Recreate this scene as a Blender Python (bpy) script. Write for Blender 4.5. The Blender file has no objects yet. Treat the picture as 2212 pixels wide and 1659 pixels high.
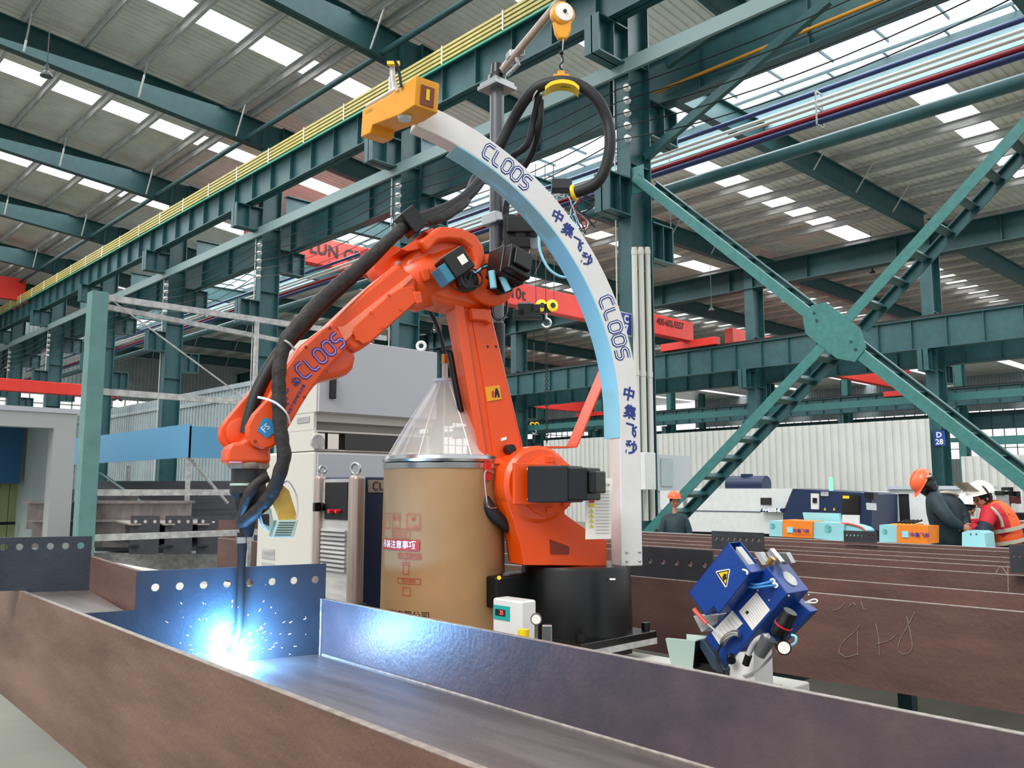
import bpy, bmesh, math, random
from mathutils import Vector, Matrix
random.seed(7)
S = bpy.context.scene
COL = S.collection
# ---------------------------------------------------------------- camera, world, exposure
CAM_H = 1.6; F_PX = 1850.0; CX, CY = 1106.0, 829.5
PITCH = math.atan(227.5/1850); YAW = math.radians(43.6)
FW = Vector((math.sin(YAW), math.cos(YAW), 0)); RT = Vector((math.cos(YAW), -math.sin(YAW), 0)); UP = Vector((0, 0, 1))
cam_d = bpy.data.cameras.new('camera'); cam = bpy.data.objects.new('camera', cam_d); COL.objects.link(cam)
cam.location = (0, 0, CAM_H); cam.rotation_euler = (math.pi/2 + PITCH, 0, -YAW)
cam_d.sensor_width = 36; cam_d.lens = 36*F_PX/2212; cam_d.clip_end = 400; cam_d.clip_start = 0.05
S.camera = cam
S.view_settings.view_transform = 'Standard'; S.view_settings.look = 'None'
S.view_settings.gamma = 1; S.view_settings.use_curve_mapping = False
S.view_settings.exposure = 0.3
W = bpy.data.worlds.new('sky'); S.world = W; W.use_nodes = True
bg = W.node_tree.nodes['Background']; bg.inputs[0].default_value = (0.96, 0.98, 1.0, 1); bg.inputs[1].default_value = .9
def area(name, loc, size, energy, rot=(0, 0, 0), color=(1, 1, 1)):
    l = bpy.data.lights.new(name, 'AREA'); l.shape = 'RECTANGLE'; l.size, l.size_y = size; l.energy = energy; l.color = color
    o = bpy.data.objects.new(name, l); COL.objects.link(o); o.location = loc; o.rotation_euler = rot; return o
# daylight that comes down through the translucent roof sheets
area('skylight_near_bay', (5, 32, 14.2), (14, 40), 4600, color=(.95, .98, 1))
area('skylight_monitor', (18, 24, 12.6), (6, 60), 5500, color=(.93, .98, 1))
area('skylight_far_bay', (28, 24, 10.9), (9, 50), 2600, color=(.95, .98, 1))
area('skylight_third_bay', (46, 24, 10.9), (20, 60), 6500, color=(.95, .98, 1))
sd = bpy.data.lights.new('soft_sun', 'SUN'); sd.energy = 2.2; sd.angle = math.radians(30); sd.color = (1, .97, .93)
so = bpy.data.objects.new('soft_sun', sd); COL.objects.link(so); so.rotation_euler = Vector((-.72, -.12, .68)).to_track_quat('Z', 'Y').to_euler()

def ray(px, py):
    a = (px-CX)/F_PX; b = (CY-py)/F_PX
    h = math.cos(PITCH)-b*math.sin(PITCH); w = math.sin(PITCH)+b*math.cos(PITCH)
    return FW*h + RT*a + UP*w
C0 = Vector((0, 0, CAM_H))
def on(px, py, X=None, Y=None, Z=None, D=None, N=None, P=None):
    r = ray(px, py)
    if X is not None: t = X/r.x
    elif Y is not None: t = Y/r.y
    elif Z is not None: t = (Z-CAM_H)/r.z
    elif D is not None: t = D/r.dot(FW)
    else: t = (P-C0).dot(N)/r.dot(N)
    return C0 + r*t
def zz(n, x, y):
    o = {1: (0, 0), 2: (700, 0), 3: (1412, 0), 4: (0, 500), 5: (700, 450), 6: (1412, 500), 7: (0, 1000), 8: (750, 950)}[n]
    s = 3.16 if n == 8 else 2.765
    return (o[0]+x/s, o[1]+y/s)

# ---------------------------------------------------------------- materials
def lin(h):
    h = h.lstrip('#'); v = [int(h[i:i+2], 16)/255 for i in (0, 2, 4)]
    return [c/12.92 if c <= .04045 else ((c+.055)/1.055)**2.4 for c in v]
MATS = {}
def mat(name, col, rough=.5, metal=0, col2=None, scale=8, bump=0, bscale=60, emit=None, es=1, trans=0, alpha=1, stretch=None, lo=.35, hi=.65, coat=0):
    m = bpy.data.materials.new(name); m.use_nodes = True; nt = m.node_tree; b = nt.nodes['Principled BSDF']
    c = (*lin(col), 1); b.inputs['Base Color'].default_value = c
    b.inputs['Roughness'].default_value = rough; b.inputs['Metallic'].default_value = metal
    if coat: b.inputs['Coat Weight'].default_value = coat; b.inputs['Coat Roughness'].default_value = .15
    tc = nt.nodes.new('ShaderNodeTexCoord'); mp = nt.nodes.new('ShaderNodeMapping'); nt.links.new(tc.outputs['Object'], mp.inputs[0])
    if stretch: mp.inputs['Scale'].default_value = stretch
    if col2:
        n = nt.nodes.new('ShaderNodeTexNoise'); n.inputs['Scale'].default_value = scale; n.inputs['Detail'].default_value = 6; n.inputs['Roughness'].default_value = .6
        nt.links.new(mp.outputs[0], n.inputs['Vector'])
        r = nt.nodes.new('ShaderNodeValToRGB'); r.color_ramp.elements[0].color = c; r.color_ramp.elements[1].color = (*lin(col2), 1)
        r.color_ramp.elements[0].position = lo; r.color_ramp.elements[1].position = hi
        nt.links.new(n.outputs['Fac'], r.inputs[0]); nt.links.new(r.outputs[0], b.inputs['Base Color'])
    if bump:
        n2 = nt.nodes.new('ShaderNodeTexNoise'); n2.inputs['Scale'].default_value = bscale; n2.inputs['Detail'].default_value = 4
        nt.links.new(tc.outputs['Object'], n2.inputs['Vector'])
        bp = nt.nodes.new('ShaderNodeBump'); bp.inputs['Strength'].default_value = bump; bp.inputs['Distance'].default_value = .01
        nt.links.new(n2.outputs['Fac'], bp.inputs['Height']); nt.links.new(bp.outputs[0], b.inputs['Normal'])
    if emit: b.inputs['Emission Color'].default_value = (*lin(emit), 1); b.inputs['Emission Strength'].default_value = es
    if trans: b.inputs['Transmission Weight'].default_value = trans
    if alpha < 1: b.inputs['Alpha'].default_value = alpha
    MATS[name] = m; return m
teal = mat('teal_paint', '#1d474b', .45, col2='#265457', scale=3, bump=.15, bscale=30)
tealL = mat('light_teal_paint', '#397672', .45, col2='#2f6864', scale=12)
postg = mat('pale_green_paint', '#5d8884', .5, col2='#547c79', scale=6)
tealD = mat('dark_teal_paint', '#153c41', .5, col2='#1b4747', scale=4)
skyblue = mat('light_blue_steel', '#84a4ac', .5, col2='#7698a2', scale=3)
galv = mat('galvanized_steel', '#c2c2bf', .4, .1, col2='#98999a', scale=5, stretch=(3, .35, 3))
sheet = mat('roof_sheet_grey', '#dedcd5', .4, 0, col2='#cfcdc6', scale=1.5)
wallw = mat('white_wall_sheet', '#c6c6c0', .5, col2='#bebfb9', scale=1)
wallg = mat('grey_wall_sheet', '#a9b6b8', .5, col2='#98a5a8', scale=1)
floorm = mat('floor_green_grey', '#66675a', .55, col2='#77776a', scale=.8, bump=.05)
brown = mat('mill_scale_steel', '#4c3733', .55, .0, col2='#6c4e46', scale=2.4, bump=.25, bscale=45, stretch=(1, .6, 2.4), lo=.3, hi=.72)
brownN = mat('mill_scale_near', '#573c33', .5, .05, col2='#7d6254', scale=2.2, bump=.3, bscale=60, stretch=(1, .4, 2.2), lo=.32, hi=.66)
steelB = mat('bluish_steel_plate', '#2e3540', .42, .3, col2='#3b434d', scale=4, bump=.12, bscale=80)
steelE = mat('cut_steel_edge', '#b5aca4', .4, .4, col2='#8f857d', scale=30)
steelF = mat('purple_grey_mill_steel', '#4c444b', .38, .15, col2='#655759', scale=3, bump=.15, bscale=60)
steelW = mat('web_steel', '#6e6665', .36, .45, col2='#8c8482', scale=2.5, bump=.15, bscale=50, stretch=(4, .5, 1))
platem = mat('dark_end_plate', '#33353a', .5, .3, col2='#3f4146', scale=5)
orange = mat('robot_orange', '#e04a00', .4, bump=.12, bscale=220, coat=.1)
orangeD = mat('robot_orange_side', '#e04c08', .36, bump=.1, bscale=220, coat=.22)
black = mat('black_plastic', '#06080a', .34)
blackM = mat('black_metal', '#090a0b', .35, .2)
rubber = mat('black_rubber_hose', '#16181b', .55)
sleeve = mat('dark_leather_sleeve', '#1c1a19', .62, col2='#2c2826', scale=20, bump=.5, bscale=40)
chrome = mat('bare_steel', '#b9bcbd', .25, .9)
silver = mat('brushed_aluminium', '#b9aaa0', .35, .6, col2='#a3968e', scale=4, stretch=(20, 20, .6))
white = mat('white_paint', '#dcdcda', .35, col2='#d3d4d3', scale=5)
cream = mat('cream_enclosure_paint', '#c6c5bd', .45)
greyC = mat('grey_enclosure_paint', '#b4b9bf', .45)
cyan = mat('sky_blue_paint', '#8ad4ee', .45)
navyT = mat('navy_lettering', '#16307a', .5)
purpT = mat('purple_lettering', '#3a2a86', .5)
lilac = mat('lilac_inline', '#c7a0c8', .5)
whiteT = mat('white_lettering', '#f2f2f2', .5)
redT = mat('red_print', '#b5342a', .6)
blackT = mat('black_lettering', '#151515', .6)
yellowB = mat('yellow_orange_paint', '#dd9410', .42, col2='#e29c18', scale=6)
yellow = mat('yellow_paint', '#e8c912', .45)
yelP = mat('yellow_green_wheel', '#d6c634', .45)
busY = mat('yellow_bus_bar', '#aca054', .5, col2='#b9ae68', scale=4)
busG = mat('green_bus_bar', '#3f9a7c', .5)
conduit = mat('orange_conduit', '#c98a22', .5)
red = mat('crane_red', '#d02c22', .45, col2='#d9372a', scale=1.5)
signB = mat('sign_blue', '#24479a', .45)
redP = mat('red_pipe', '#8c1622', .45)
blueP = mat('blue_pipe', '#14295a', .45)
cardb = mat('kraft_board', '#a9835a', .75, col2='#9d784f', scale=3)
blueS = mat('station_blue', '#063784', .4, col2='#0a3e8e', scale=3, bump=.08)
blueD = mat('machine_navy', '#0e2347', .4)
canopyB = mat('canopy_blue', '#5a9ac2', .5)
mint = mat('mint_plastic', '#8cc6cc', .55)
bOrange = mat('bench_orange', '#e8821e', .55, col2='#dd7a1c', scale=10)
paper = mat('paper', '#ece9e2', .7)
photoP = mat('notice_blue', '#3c67a8', .6)
ocher = mat('ochre_film', '#c9a84a', .4, col2='#b8953c', scale=20)
palm = mat('pale_mint_metal', '#b9cfc6', .35, .4)
skin = mat('skin', '#b07a62', .6)
jack = mat('jacket_dark_teal', '#132a31', .65, col2='#1a343c', scale=8, bump=.6, bscale=9)
redC = mat('red_sleeve', '#b8162a', .7, bump=.4, bscale=12)
vest = mat('orange_vest', '#f2602a', .7, bump=.4, bscale=9)
refl = mat('reflective_tape', '#b3aa98', .4, .2)
helmO = mat('orange_helmet', '#f2663a', .35)
helmW = mat('white_helmet', '#e4e2de', .35)
hair = mat('dark_hair', '#15110f', .8)
dark = mat('dark_interior', '#0d1114', .7)
glassD = mat('dark_glass', '#1c1712', .12)
lampM = mat('pendant_lamp', '#2a2d2c', .4)
greenled = mat('green_beacon', '#7dffb0', .4, emit='#7dffb0', es=.6)
redled = mat('red_digits', '#ff4040', .4, emit='#ff3a30', es=4)
tealS = mat('teal_sticker', '#1fa09a', .5)
redCap = mat('red_cap', '#d81e3c', .35)
tan = mat('brass', '#b58a4a', .35, .7)
def translucent():
    m = bpy.data.materials.new('translucent_roof_sheet'); m.use_nodes = True; nt = m.node_tree; nt.nodes.clear()
    o = nt.nodes.new('ShaderNodeOutputMaterial'); a = nt.nodes.new('ShaderNodeBsdfTransparent'); a.inputs[0].default_value = (1, 1, 1, 1)
    b = nt.nodes.new('ShaderNodeBsdfTranslucent'); b.inputs[0].default_value = (.95, .98, 1, 1)
    x = nt.nodes.new('ShaderNodeMixShader'); x.inputs[0].default_value = .25
    nt.links.new(a.outputs[0], x.inputs[1]); nt.links.new(b.outputs[0], x.inputs[2]); nt.links.new(x.outputs[0], o.inputs[0]); return m
trl = translucent()
def film():
    m = bpy.data.materials.new('clear_plastic_film'); m.use_nodes = True; nt = m.node_tree; b = nt.nodes['Principled BSDF']
    b.inputs['Base Color'].default_value = (.92, .9, .84, 1); b.inputs['Roughness'].default_value = .12; b.inputs['Alpha'].default_value = .42
    return m
filmM = film()

# ---------------------------------------------------------------- mesh + object helpers
ORG = {}
class MB:
    def __init__(s): s.v = []; s.f = []; s.m = []; s.cur = 0
    def quad(s, *p):
        i = len(s.v); s.v += [Vector(q) for q in p]; s.f.append(tuple(range(i, i+len(p)))); s.m.append(s.cur); return s
    def mesh(s, vs, fs):
        i = len(s.v); s.v += [Vector(q) for q in vs]; s.f += [tuple(i+k for k in f) for f in fs]; s.m += [s.cur]*len(fs); return s
    def obox(s, c, ax, ay, az):
        c = Vector(c); ax = Vector(ax); ay = Vector(ay); az = Vector(az)
        vs = [c+ax*i+ay*j+az*k for k in (-1, 1) for j in (-1, 1) for i in (-1, 1)]
        fs = [(0, 2, 3, 1), (4, 5, 7, 6), (0, 1, 5, 4), (2, 6, 7, 3), (0, 4, 6, 2), (1, 3, 7, 5)]
        if ax.cross(ay).dot(az) < 0: fs = [f[::-1] for f in fs]
        return s.mesh(vs, fs)
    def box(s, a, b):
        a = Vector(a); b = Vector(b); c = (a+b)/2; d = (b-a)/2
        return s.obox(c, (abs(d.x), 0, 0), (0, abs(d.y), 0), (0, 0, abs(d.z)))
    def prism(s, pts, ext):
        pts = [Vector(p) for p in pts]; ext = Vector(ext); n = len(pts)
        nrm = sum(((pts[i]-pts[0]).cross(pts[(i+1) % n]-pts[0]) for i in range(n)), Vector())
        if nrm.dot(ext) < 0: pts = pts[::-1]
        vs = pts+[p+ext for p in pts]
        return s.mesh(vs, [tuple(range(n))[::-1], tuple(range(n, 2*n))]+[(i, (i+1) % n, n+(i+1) % n, n+i) for i in range(n)])
    def tube(s, path, r, n=10, cap=True, closed=False):
        path = [Vector(p) for p in path]; m = len(path); rs = r if isinstance(r, (list, tuple)) else [r]*m
        T = []
        for i in range(m):
            a = path[i-1] if i > 0 else (path[-2] if closed else path[0]); b = path[i+1] if i < m-1 else (path[1] if closed else path[-1])
            t = b-a; T.append(t.normalized() if t.length > 1e-9 else Vector((0, 0, 1)))
        u = T[0].orthogonal().normalized(); vs = []
        for i in range(m):
            u = (u-T[i]*u.dot(T[i])); u = u.normalized() if u.length > 1e-6 else T[i].orthogonal().normalized(); w = T[i].cross(u)
            vs += [path[i]+(u*math.cos(2*math.pi*k/n)+w*math.sin(2*math.pi*k/n))*rs[i] for k in range(n)]
        fs = [(i*n+k, i*n+(k+1) % n, (i+1)*n+(k+1) % n, (i+1)*n+k) for i in range(m-1) for k in range(n)]
        if cap and not closed: fs += [tuple(range(n))[::-1], tuple((m-1)*n+k for k in range(n))]
        return s.mesh(vs, fs)
    def cyl(s, a, b, r, n=24, r2=None): return s.tube([a, b], [r, r if r2 is None else r2], n)
    def lathe(s, c, prof, n=32, axis=None):
        c = Vector(c); ax = Vector(axis or (0, 0, 1)).normalized()
        return s.tube([c+ax*h for h, r in prof], [max(r, 1e-4) for h, r in prof], n)
    def ring(s, c, ax, R, r, n=28, k=8):
        c = Vector(c); ax = Vector(ax).normalized(); u = ax.orthogonal().normalized(); w = ax.cross(u)
        return s.tube([c+(u*math.cos(2*math.pi*i/n)+w*math.sin(2*math.pi*i/n))*R for i in range(n+1)], r, k, closed=True)
    def ball(s, c, r, n=14, sc=(1, 1, 1), M=None):
        vs = []; m = n//2
        for i in range(m+1):
            th = math.pi*i/m
            for k in range(n):
                p = Vector((math.sin(th)*math.cos(2*math.pi*k/n)*sc[0], math.sin(th)*math.sin(2*math.pi*k/n)*sc[1], math.cos(th)*sc[2]))*r
                vs.append(Vector(c)+(M @ p if M else p))
        fs = [(i*n+k, (i+1)*n+k, (i+1)*n+(k+1) % n, i*n+(k+1) % n) for i in range(m) for k in range(n)]
        return s.mesh(vs, fs)
    def build(s, name, m, parent=None, smooth=None, bevel=0, seg=2):
        me = bpy.data.meshes.new(name)
        if parent is not None: org = ORG[parent.name]
        else:
            zs = min(v.z for v in s.v); org = Vector((sum(v.x for v in s.v)/len(s.v), sum(v.y for v in s.v)/len(s.v), zs))
        me.from_pydata([v-org for v in s.v], [], s.f); me.validate()
        for mm in (m if isinstance(m, (list, tuple)) else [m]): me.materials.append(mm)
        if len(s.m) == len(me.polygons) and any(s.m):
            for p, k in zip(me.polygons, s.m): p.material_index = k
        bm = bmesh.new(); bm.from_mesh(me); bmesh.ops.remove_doubles(bm, verts=bm.verts, dist=1e-5)
        bm.to_mesh(me); bm.free()
        if smooth is not None: me.shade_smooth(); me.set_sharp_from_angle(angle=math.radians(smooth))
        o = bpy.data.objects.new(name, me); COL.objects.link(o)
        if parent is not None: o.parent = parent
        else: o.location = org
        ORG[o.name] = org
        if bevel:
            md = o.modifiers.new('bevel', 'BEVEL'); md.width = bevel; md.segments = seg; md.limit_method = 'ANGLE'; md.angle_limit = math.radians(35); md.harden_normals = True
            me.shade_smooth(); me.set_sharp_from_angle(angle=math.radians(50))
        return o
def thing(name, label, cat, loc, group=None):
    o = bpy.data.objects.new(name, None); COL.objects.link(o); o.location = loc; o.empty_display_size = .1
    o['label'] = label; o['category'] = cat
    if group: o['group'] = group
    ORG[o.name] = Vector(loc); return o
def tag(o, label, cat, group=None, kind=None):
    o['label'] = label; o['category'] = cat
    if group: o['group'] = group
    if kind: o['kind'] = kind
    return o
def struct(o): o['kind'] = 'structure'; return o
def dup(root, loc, label=None, rz=None):
    r = root.copy(); COL.objects.link(r); r.location = loc; ORG[r.name] = Vector(loc)
    if rz is not None: r.rotation_euler.z = rz
    if label: r['label'] = label
    for ch in list(root.children):
        c = ch.copy(); COL.objects.link(c); c.parent = r; ORG[c.name] = Vector(loc)
        for g in list(ch.children):
            d = g.copy(); COL.objects.link(d); d.parent = c; ORG[d.name] = Vector(loc)
    return r
def smoothpath(pts, n=8):
    pts = [Vector(p) for p in pts]; out = []
    for i in range(len(pts)-1):
        p0 = pts[max(i-1, 0)]; p1 = pts[i]; p2 = pts[i+1]; p3 = pts[min(i+2, len(pts)-1)]
        for k in range(n):
            t = k/n
            out.append(.5*((2*p1)+(p2-p0)*t+(2*p0-5*p1+4*p2-p3)*t*t+(3*p1-p0-3*p2+p3)*t**3))
    return out+[pts[-1]]
def resample(path, step):
    out = [path[0]]; acc = 0
    for a, b in zip(path, path[1:]):
        L = (b-a).length; d = step-acc
        while d <= L: out.append(a+(b-a)*(d/L)); d += step
        acc = L-(d-step)
    return out
def ribhose(mb, pts, r, pitch=.012, amp=.12, n=12):
    pth = resample(smoothpath(pts, 10), pitch/2)
    mb.tube(pth, [r*(1+(amp if i % 2 else -amp)) for i in range(len(pth))], n)
def textmesh(body, size, mapf, name, m, parent, bold=0, align='CENTER', spacing=1.0):
    c = bpy.data.curves.new(name, 'FONT'); c.body = body; c.size = size; c.align_x = align; c.align_y = 'CENTER'; c.offset = bold; c.resolution_u = 2; c.space_character = spacing
    o = bpy.data.objects.new(name, c); COL.objects.link(o); bpy.context.view_layer.update()
    me0 = o.to_mesh(); mb = MB(); mb.mesh([mapf(v.co.x, v.co.y) for v in me0.vertices], [tuple(p.vertices) for p in me0.polygons])
    o.to_mesh_clear(); bpy.data.objects.remove(o); bpy.data.curves.remove(c)
    return mb.build(name, m, parent)
def planemap(o, right, up, off=0):
    o = Vector(o); r = Vector(right).normalized(); u = Vector(up).normalized(); n = r.cross(u)
    return lambda x, y: o+r*x+u*y+n*off
LET = {'C': [(.78, 1), (.2, 1), (0, .8), (0, .2), (.2, 0), (.78, 0)], 'L': [(0, 1), (0, .2), (.2, 0), (.68, 0)],
       'O': [(.2, 1), (.58, 1), (.78, .8), (.78, .2), (.58, 0), (.2, 0), (0, .2), (0, .8), (.2, 1)],
       'S': [(.74, 1), (.2, 1), (0, .85), (0, .65), (.16, .5), (.6, .5), (.76, .35), (.76, .18), (.58, 0), (.02, 0)]}
def ribbon2d(mb, pts, w, mapf, closed=False):
    n = len(pts); L = []
    for i in range(n):
        a = pts[i-1] if i else (pts[-2] if closed else pts[0]); b = pts[i+1] if i < n-1 else (pts[1] if closed else pts[-1]); p = pts[i]
        d1 = Vector((p[0]-a[0], p[1]-a[1])); d2 = Vector((b[0]-p[0], b[1]-p[1]))
        if d1.length < 1e-6: d1 = d2
        if d2.length < 1e-6: d2 = d1
        d1.normalize(); d2.normalize(); t = (d1+d2).normalized(); nn = Vector((-t.y, t.x)); k = w/2/max(.5, nn.dot(Vector((-d1.y, d1.x))))
        L.append(((p[0]+nn.x*k, p[1]+nn.y*k), (p[0]-nn.x*k, p[1]-nn.y*k)))
    for i in range(n-1):
        mb.quad(mapf(*L[i][1]), mapf(*L[i+1][1]), mapf(*L[i+1][0]), mapf(*L[i][0]))
def brandword(h, mapf, mapf2, m1, m2, parent, name='lettering', gap=.3):
    a = MB(); b = MB(); x = 0
    tot = sum((max(p[0] for p in LET[c])+gap) for c in 'CLOOS')-gap
    for c in 'CLOOS':
        pts = [((p[0]+x-tot/2)*h, (p[1]-.5)*h) for p in LET[c]]
        ribbon2d(a, pts, .25*h, mapf, c == 'O'); ribbon2d(b, pts, .07*h, mapf2, c == 'O'); x += max(p[0] for p in LET[c])+gap
    a.build(name, m1, parent); b.build(name+'_inline', m2, parent)
ORDN = ['nearest', 'second', 'third', 'fourth', 'fifth', 'sixth', 'seventh', 'eighth', 'ninth', 'tenth', 'eleventh', 'twelfth', 'thirteenth', 'fourteenth', 'fifteenth', 'sixteenth', 'seventeenth', 'eighteenth', 'nineteenth', 'twentieth']

# ================================================================ SETTING
f_ = MB(); f_.box((-25, -12, -.2), (95, 85, 0)); struct(f_.build('floor', floorm))
def corr_roof(name, X0, X1, z0, z1, Y0, Y1, strips, m):
    """corrugated sheet, ribs along X, gaps at translucent strips (centre, half width)"""
    mb = MB(); y = Y0; p = .25
    def gap(y): return any(abs(y-c) < h for c, h in strips)
    while y < Y1:
        if not gap(y+p/2):
            for (a, b, za, zb) in ((0, .17, 0, 0), (.17, .19, 0, .04), (.19, .23, .04, .04), (.23, .25, .04, 0)):
                mb.quad((X0, y+a, z0+za), (X1, y+a, z1+za), (X1, y+b, z1+zb), (X0, y+b, z0+zb))
        y += p
    return struct(mb.build(name, m))
FR = [10.61+7.85*i for i in range(-1, 8)]; FD = [12.1+7.5*i for i in range(-2, 8)]
corr_roof('ceiling_near_bay', -14, 14.3, 17.1, 14.4, 9, 70, [(y+3.92+.1, .5) for y in FR], sheet)
corr_roof('ceiling_far_bay', 21.8, 90, 12.4, 12.4, -4, 80, [(y-3.75-.1, .52) for y in FD], sheet)
for k, y in enumerate(FR):
    if y < 9: continue
    mb = MB(); c = y+4.02; mb.box((-14, c-.55, 0), (19.2, c+.55, .03))
    for v in mb.v: v.z += 14.42+(14.3-v.x)*(.0954 if v.x < 14.3 else .102)
    tag(mb.build('skylight_strip', trl), 'translucent white skylight strip in the high left roof, %s from the camera' % ORDN[k-1], 'skylight', 'skylight strips in the high left roof')
for k, y in enumerate(FD):
    if y < 4: continue
    c = y-3.85
    for (xa, xb, nm) in ((22, 33.2, 'roof right of the bright monitor'), (34.6, 56, 'roof beyond the far column row')):
        mb = MB(); mb.box((xa, c-.5, 12.41), (xb, c+.5, 12.44))
        tag(mb.build('skylight_strip', trl), 'translucent skylight strip in the low %s, %s from the camera' % (nm, ORDN[k-1]), 'skylight', 'skylight strips in the '+nm)
# monitor with translucent roof and side between the two roofs
corr_roof('ceiling_eave', 14.3, 19.2, 14.4, 13.9, -2, 70, [(y+3.92+.1, .5) for y in FR], sheet)
mb = MB(); mb.box((19.3, -2, 13.3), (21.8, 70, 13.33)); mb.box((21.78, -2, 12.55), (21.8, 70, 13.3))
struct(mb.build('window_1', trl))
mb = MB()
y = -2
while y < 70:
    mb.box((21.3, y, 12.75), (21.75, y+.03, 12.8)); mb.box((19.3, y, 13.2), (21.7, y+.03, 13.28)); y += 1.5
mb.box((21.6, -2, 12.95), (21.66, 70, 13.01)); mb.box((20.5, -2, 13.2), (20.56, 70, 13.28))
tag(mb.build('monitor_frame', skyblue), 'pale blue ribbed frame under the bright roof monitor', 'roof frame')
# walls
def corr_wall(name, P0, P1, z0, z1, m, pitch=.3, dep=.05):
    P0 = Vector((*P0, 0)); P1 = Vector((*P1, 0)); d = (P1-P0); L = d.length; d.normalize(); n = Vector((-d.y, d.x, 0)); mb = MB(); s = 0; prof = [(0, 0), (.45, 0), (.5, 1), (.8, 1), (.85, 0), (1, 0)]
    while s < L:
        for (a, ua), (b, ub) in zip(prof, prof[1:]):
            A = P0+d*(s+a*pitch)+n*dep*ua; B = P0+d*(s+b*pitch)+n*dep*ub
            mb.quad(A+UP*z0, B+UP*z0, B+UP*z1, A+UP*z1)
        s += pitch
    return struct(mb.build(name, m))
corr_wall('wall_white_partition', (32.3, 31.5), (32.3, 12.05), 0, 4.15, wallw)
corr_wall('wall_right_partition', (32.3, 11), (32.3, 7.9), 0, 2.75, wallw, .25)
corr_wall('wall_grey_near', (15.3, 27.0), (15.3, 38.0), 0, 5.75, wallg)
corr_wall('wall_grey_far', (15.3, 39.5), (15.3, 60), 0, 5.7, wallg)
mb = MB(); mb.box((15.2, 27, 5.55), (15.28, 38, 5.72)); mb.box((15.2, 27, 5.1), (15.28, 38, 5.28)); mb.box((15.2, 39.5, 5.2), (15.28, 60, 5.35)); struct(mb.build('trim_1', wallg))
corr_wall('wall_far_low', (88, 60), (88, -5), 0, 4.5, wallg)
corr_wall('wall_far_high', (88, 60), (88, -5), 9.0, 12.4, wallg)
corr_wall('wall_end_low', (0, 72), (90, 72), 0, 4.5, wallg)
corr_wall('wall_end_high', (-14, 72), (90, 72), 8.8, 14.8, wallg)
mb = MB()
for k in range(66): mb.box((87.95, -5+k, 4.5), (88.05, -4.92+k, 9))
for z in (5.4, 6.3, 7.2, 8.1): mb.box((87.95, -5, z), (88.05, 60, z+.08))
struct(mb.build('window_2', galv))
mb = MB()
for k in range(90): mb.box((k, 71.95, 4.5), (k+.08, 72.05, 8.8))
for z in (5.4, 6.3, 7.2, 8.1): mb.box((0, 71.95, z), (90, 72.05, z+.08))
struct(mb.build('window_3', galv))

# ================================================================ STEEL FRAME
def hcol(mb, x, y, z0, z1, d=.7, b=.34, t=.03):
    mb.box((x-d/2, y-b/2, z0), (x-d/2+t, y+b/2, z1)); mb.box((x+d/2-t, y-b/2, z0), (x+d/2, y+b/2, z1)); mb.box((x-d/2+t, y-.012, z0), (x+d/2-t, y+.012, z1))
    z = z0+1.6
    while z < z1: mb.box((x-d/2+t, y-b/2+.03, z), (x+d/2-t, y+b/2-.03, z+.02)); z += 2.2
def corbel(x, y, z, s, L=.75, h=.75, top=True):
    mb = MB(); x2 = x+s*L; a, b = sorted((x, x2))
    if top: mb.box((a, y-.2, z-.03), (b, y+.2, z))
    mb.box((a, y-.2, z-h), (b, y+.2, z-h+.03)); mb.box((a, y-.015, z-h), (b, y+.015, z)); mb.box((x2-s*.04 if s > 0 else x2, y-.19, z-h+.03), (x2 if s > 0 else x2+.04, y+.19, z-.03)); mb.box(((a+b)/2-.01, y-.19, z-h+.03), ((a+b)/2+.01, y+.19, z-.03))
    return mb
XC = 13.6
for i, y in enumerate(FR):
    lab = ['teal steel column of the near column row, just outside the right edge', 'big dark teal steel column behind the white curved boom, with a blue C 7 sign'][i] if i < 2 else 'dark teal steel column under the yellow bus bars, %s beyond the big C 7 column' % ORDN[i-1].replace('nearest', 'first').replace('second', 'first' if i == 2 else 'second')
    if i >= 2: lab = 'dark teal steel column carrying the crane girder with yellow bars, %s behind the big C 7 column' % ['first', 'second', 'third', 'fourth', 'fifth', 'sixth', 'seventh'][i-2]
    t = thing('steel_column', lab, 'column', (XC, y, 0), 'steel columns of the near row')
    mb = MB(); hcol(mb, XC, y, 0, 14.1); mb.build('shaft', teal, t)
    corbel(XC-.35, y, 11.05, -1, .95, .8).build('corbel', teal, t); corbel(XC-.35, y, 7.85, -1, .7, .8).build('corbel', teal, t)
    corbel(XC+.35, y, 9.75, 1, .95, .8).build('corbel', teal, t); corbel(XC+.35, y, 7.1, 1, .7, .8).build('corbel', teal, t)
    for k in range(5):
        m2 = MB(); z = 9.75-k*.27; m2.lathe((XC-.36, y-.16, z), [(0, .04), (.02, .07), (.06, .07), (.08, .04), (.1, .06), (.13, .06), (.14, .02)], 12, (-1, -.3, 0)); m2.build('insulator', white, t, 40)
    if i >= 1:
        m2 = MB()
        m2.cyl((XC-.38, y+.2, 0), (XC-.38, y+.2, 11.0), .02 if i > 1 else .015, 8); m2.build('conduit', cream, t, 40)
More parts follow.
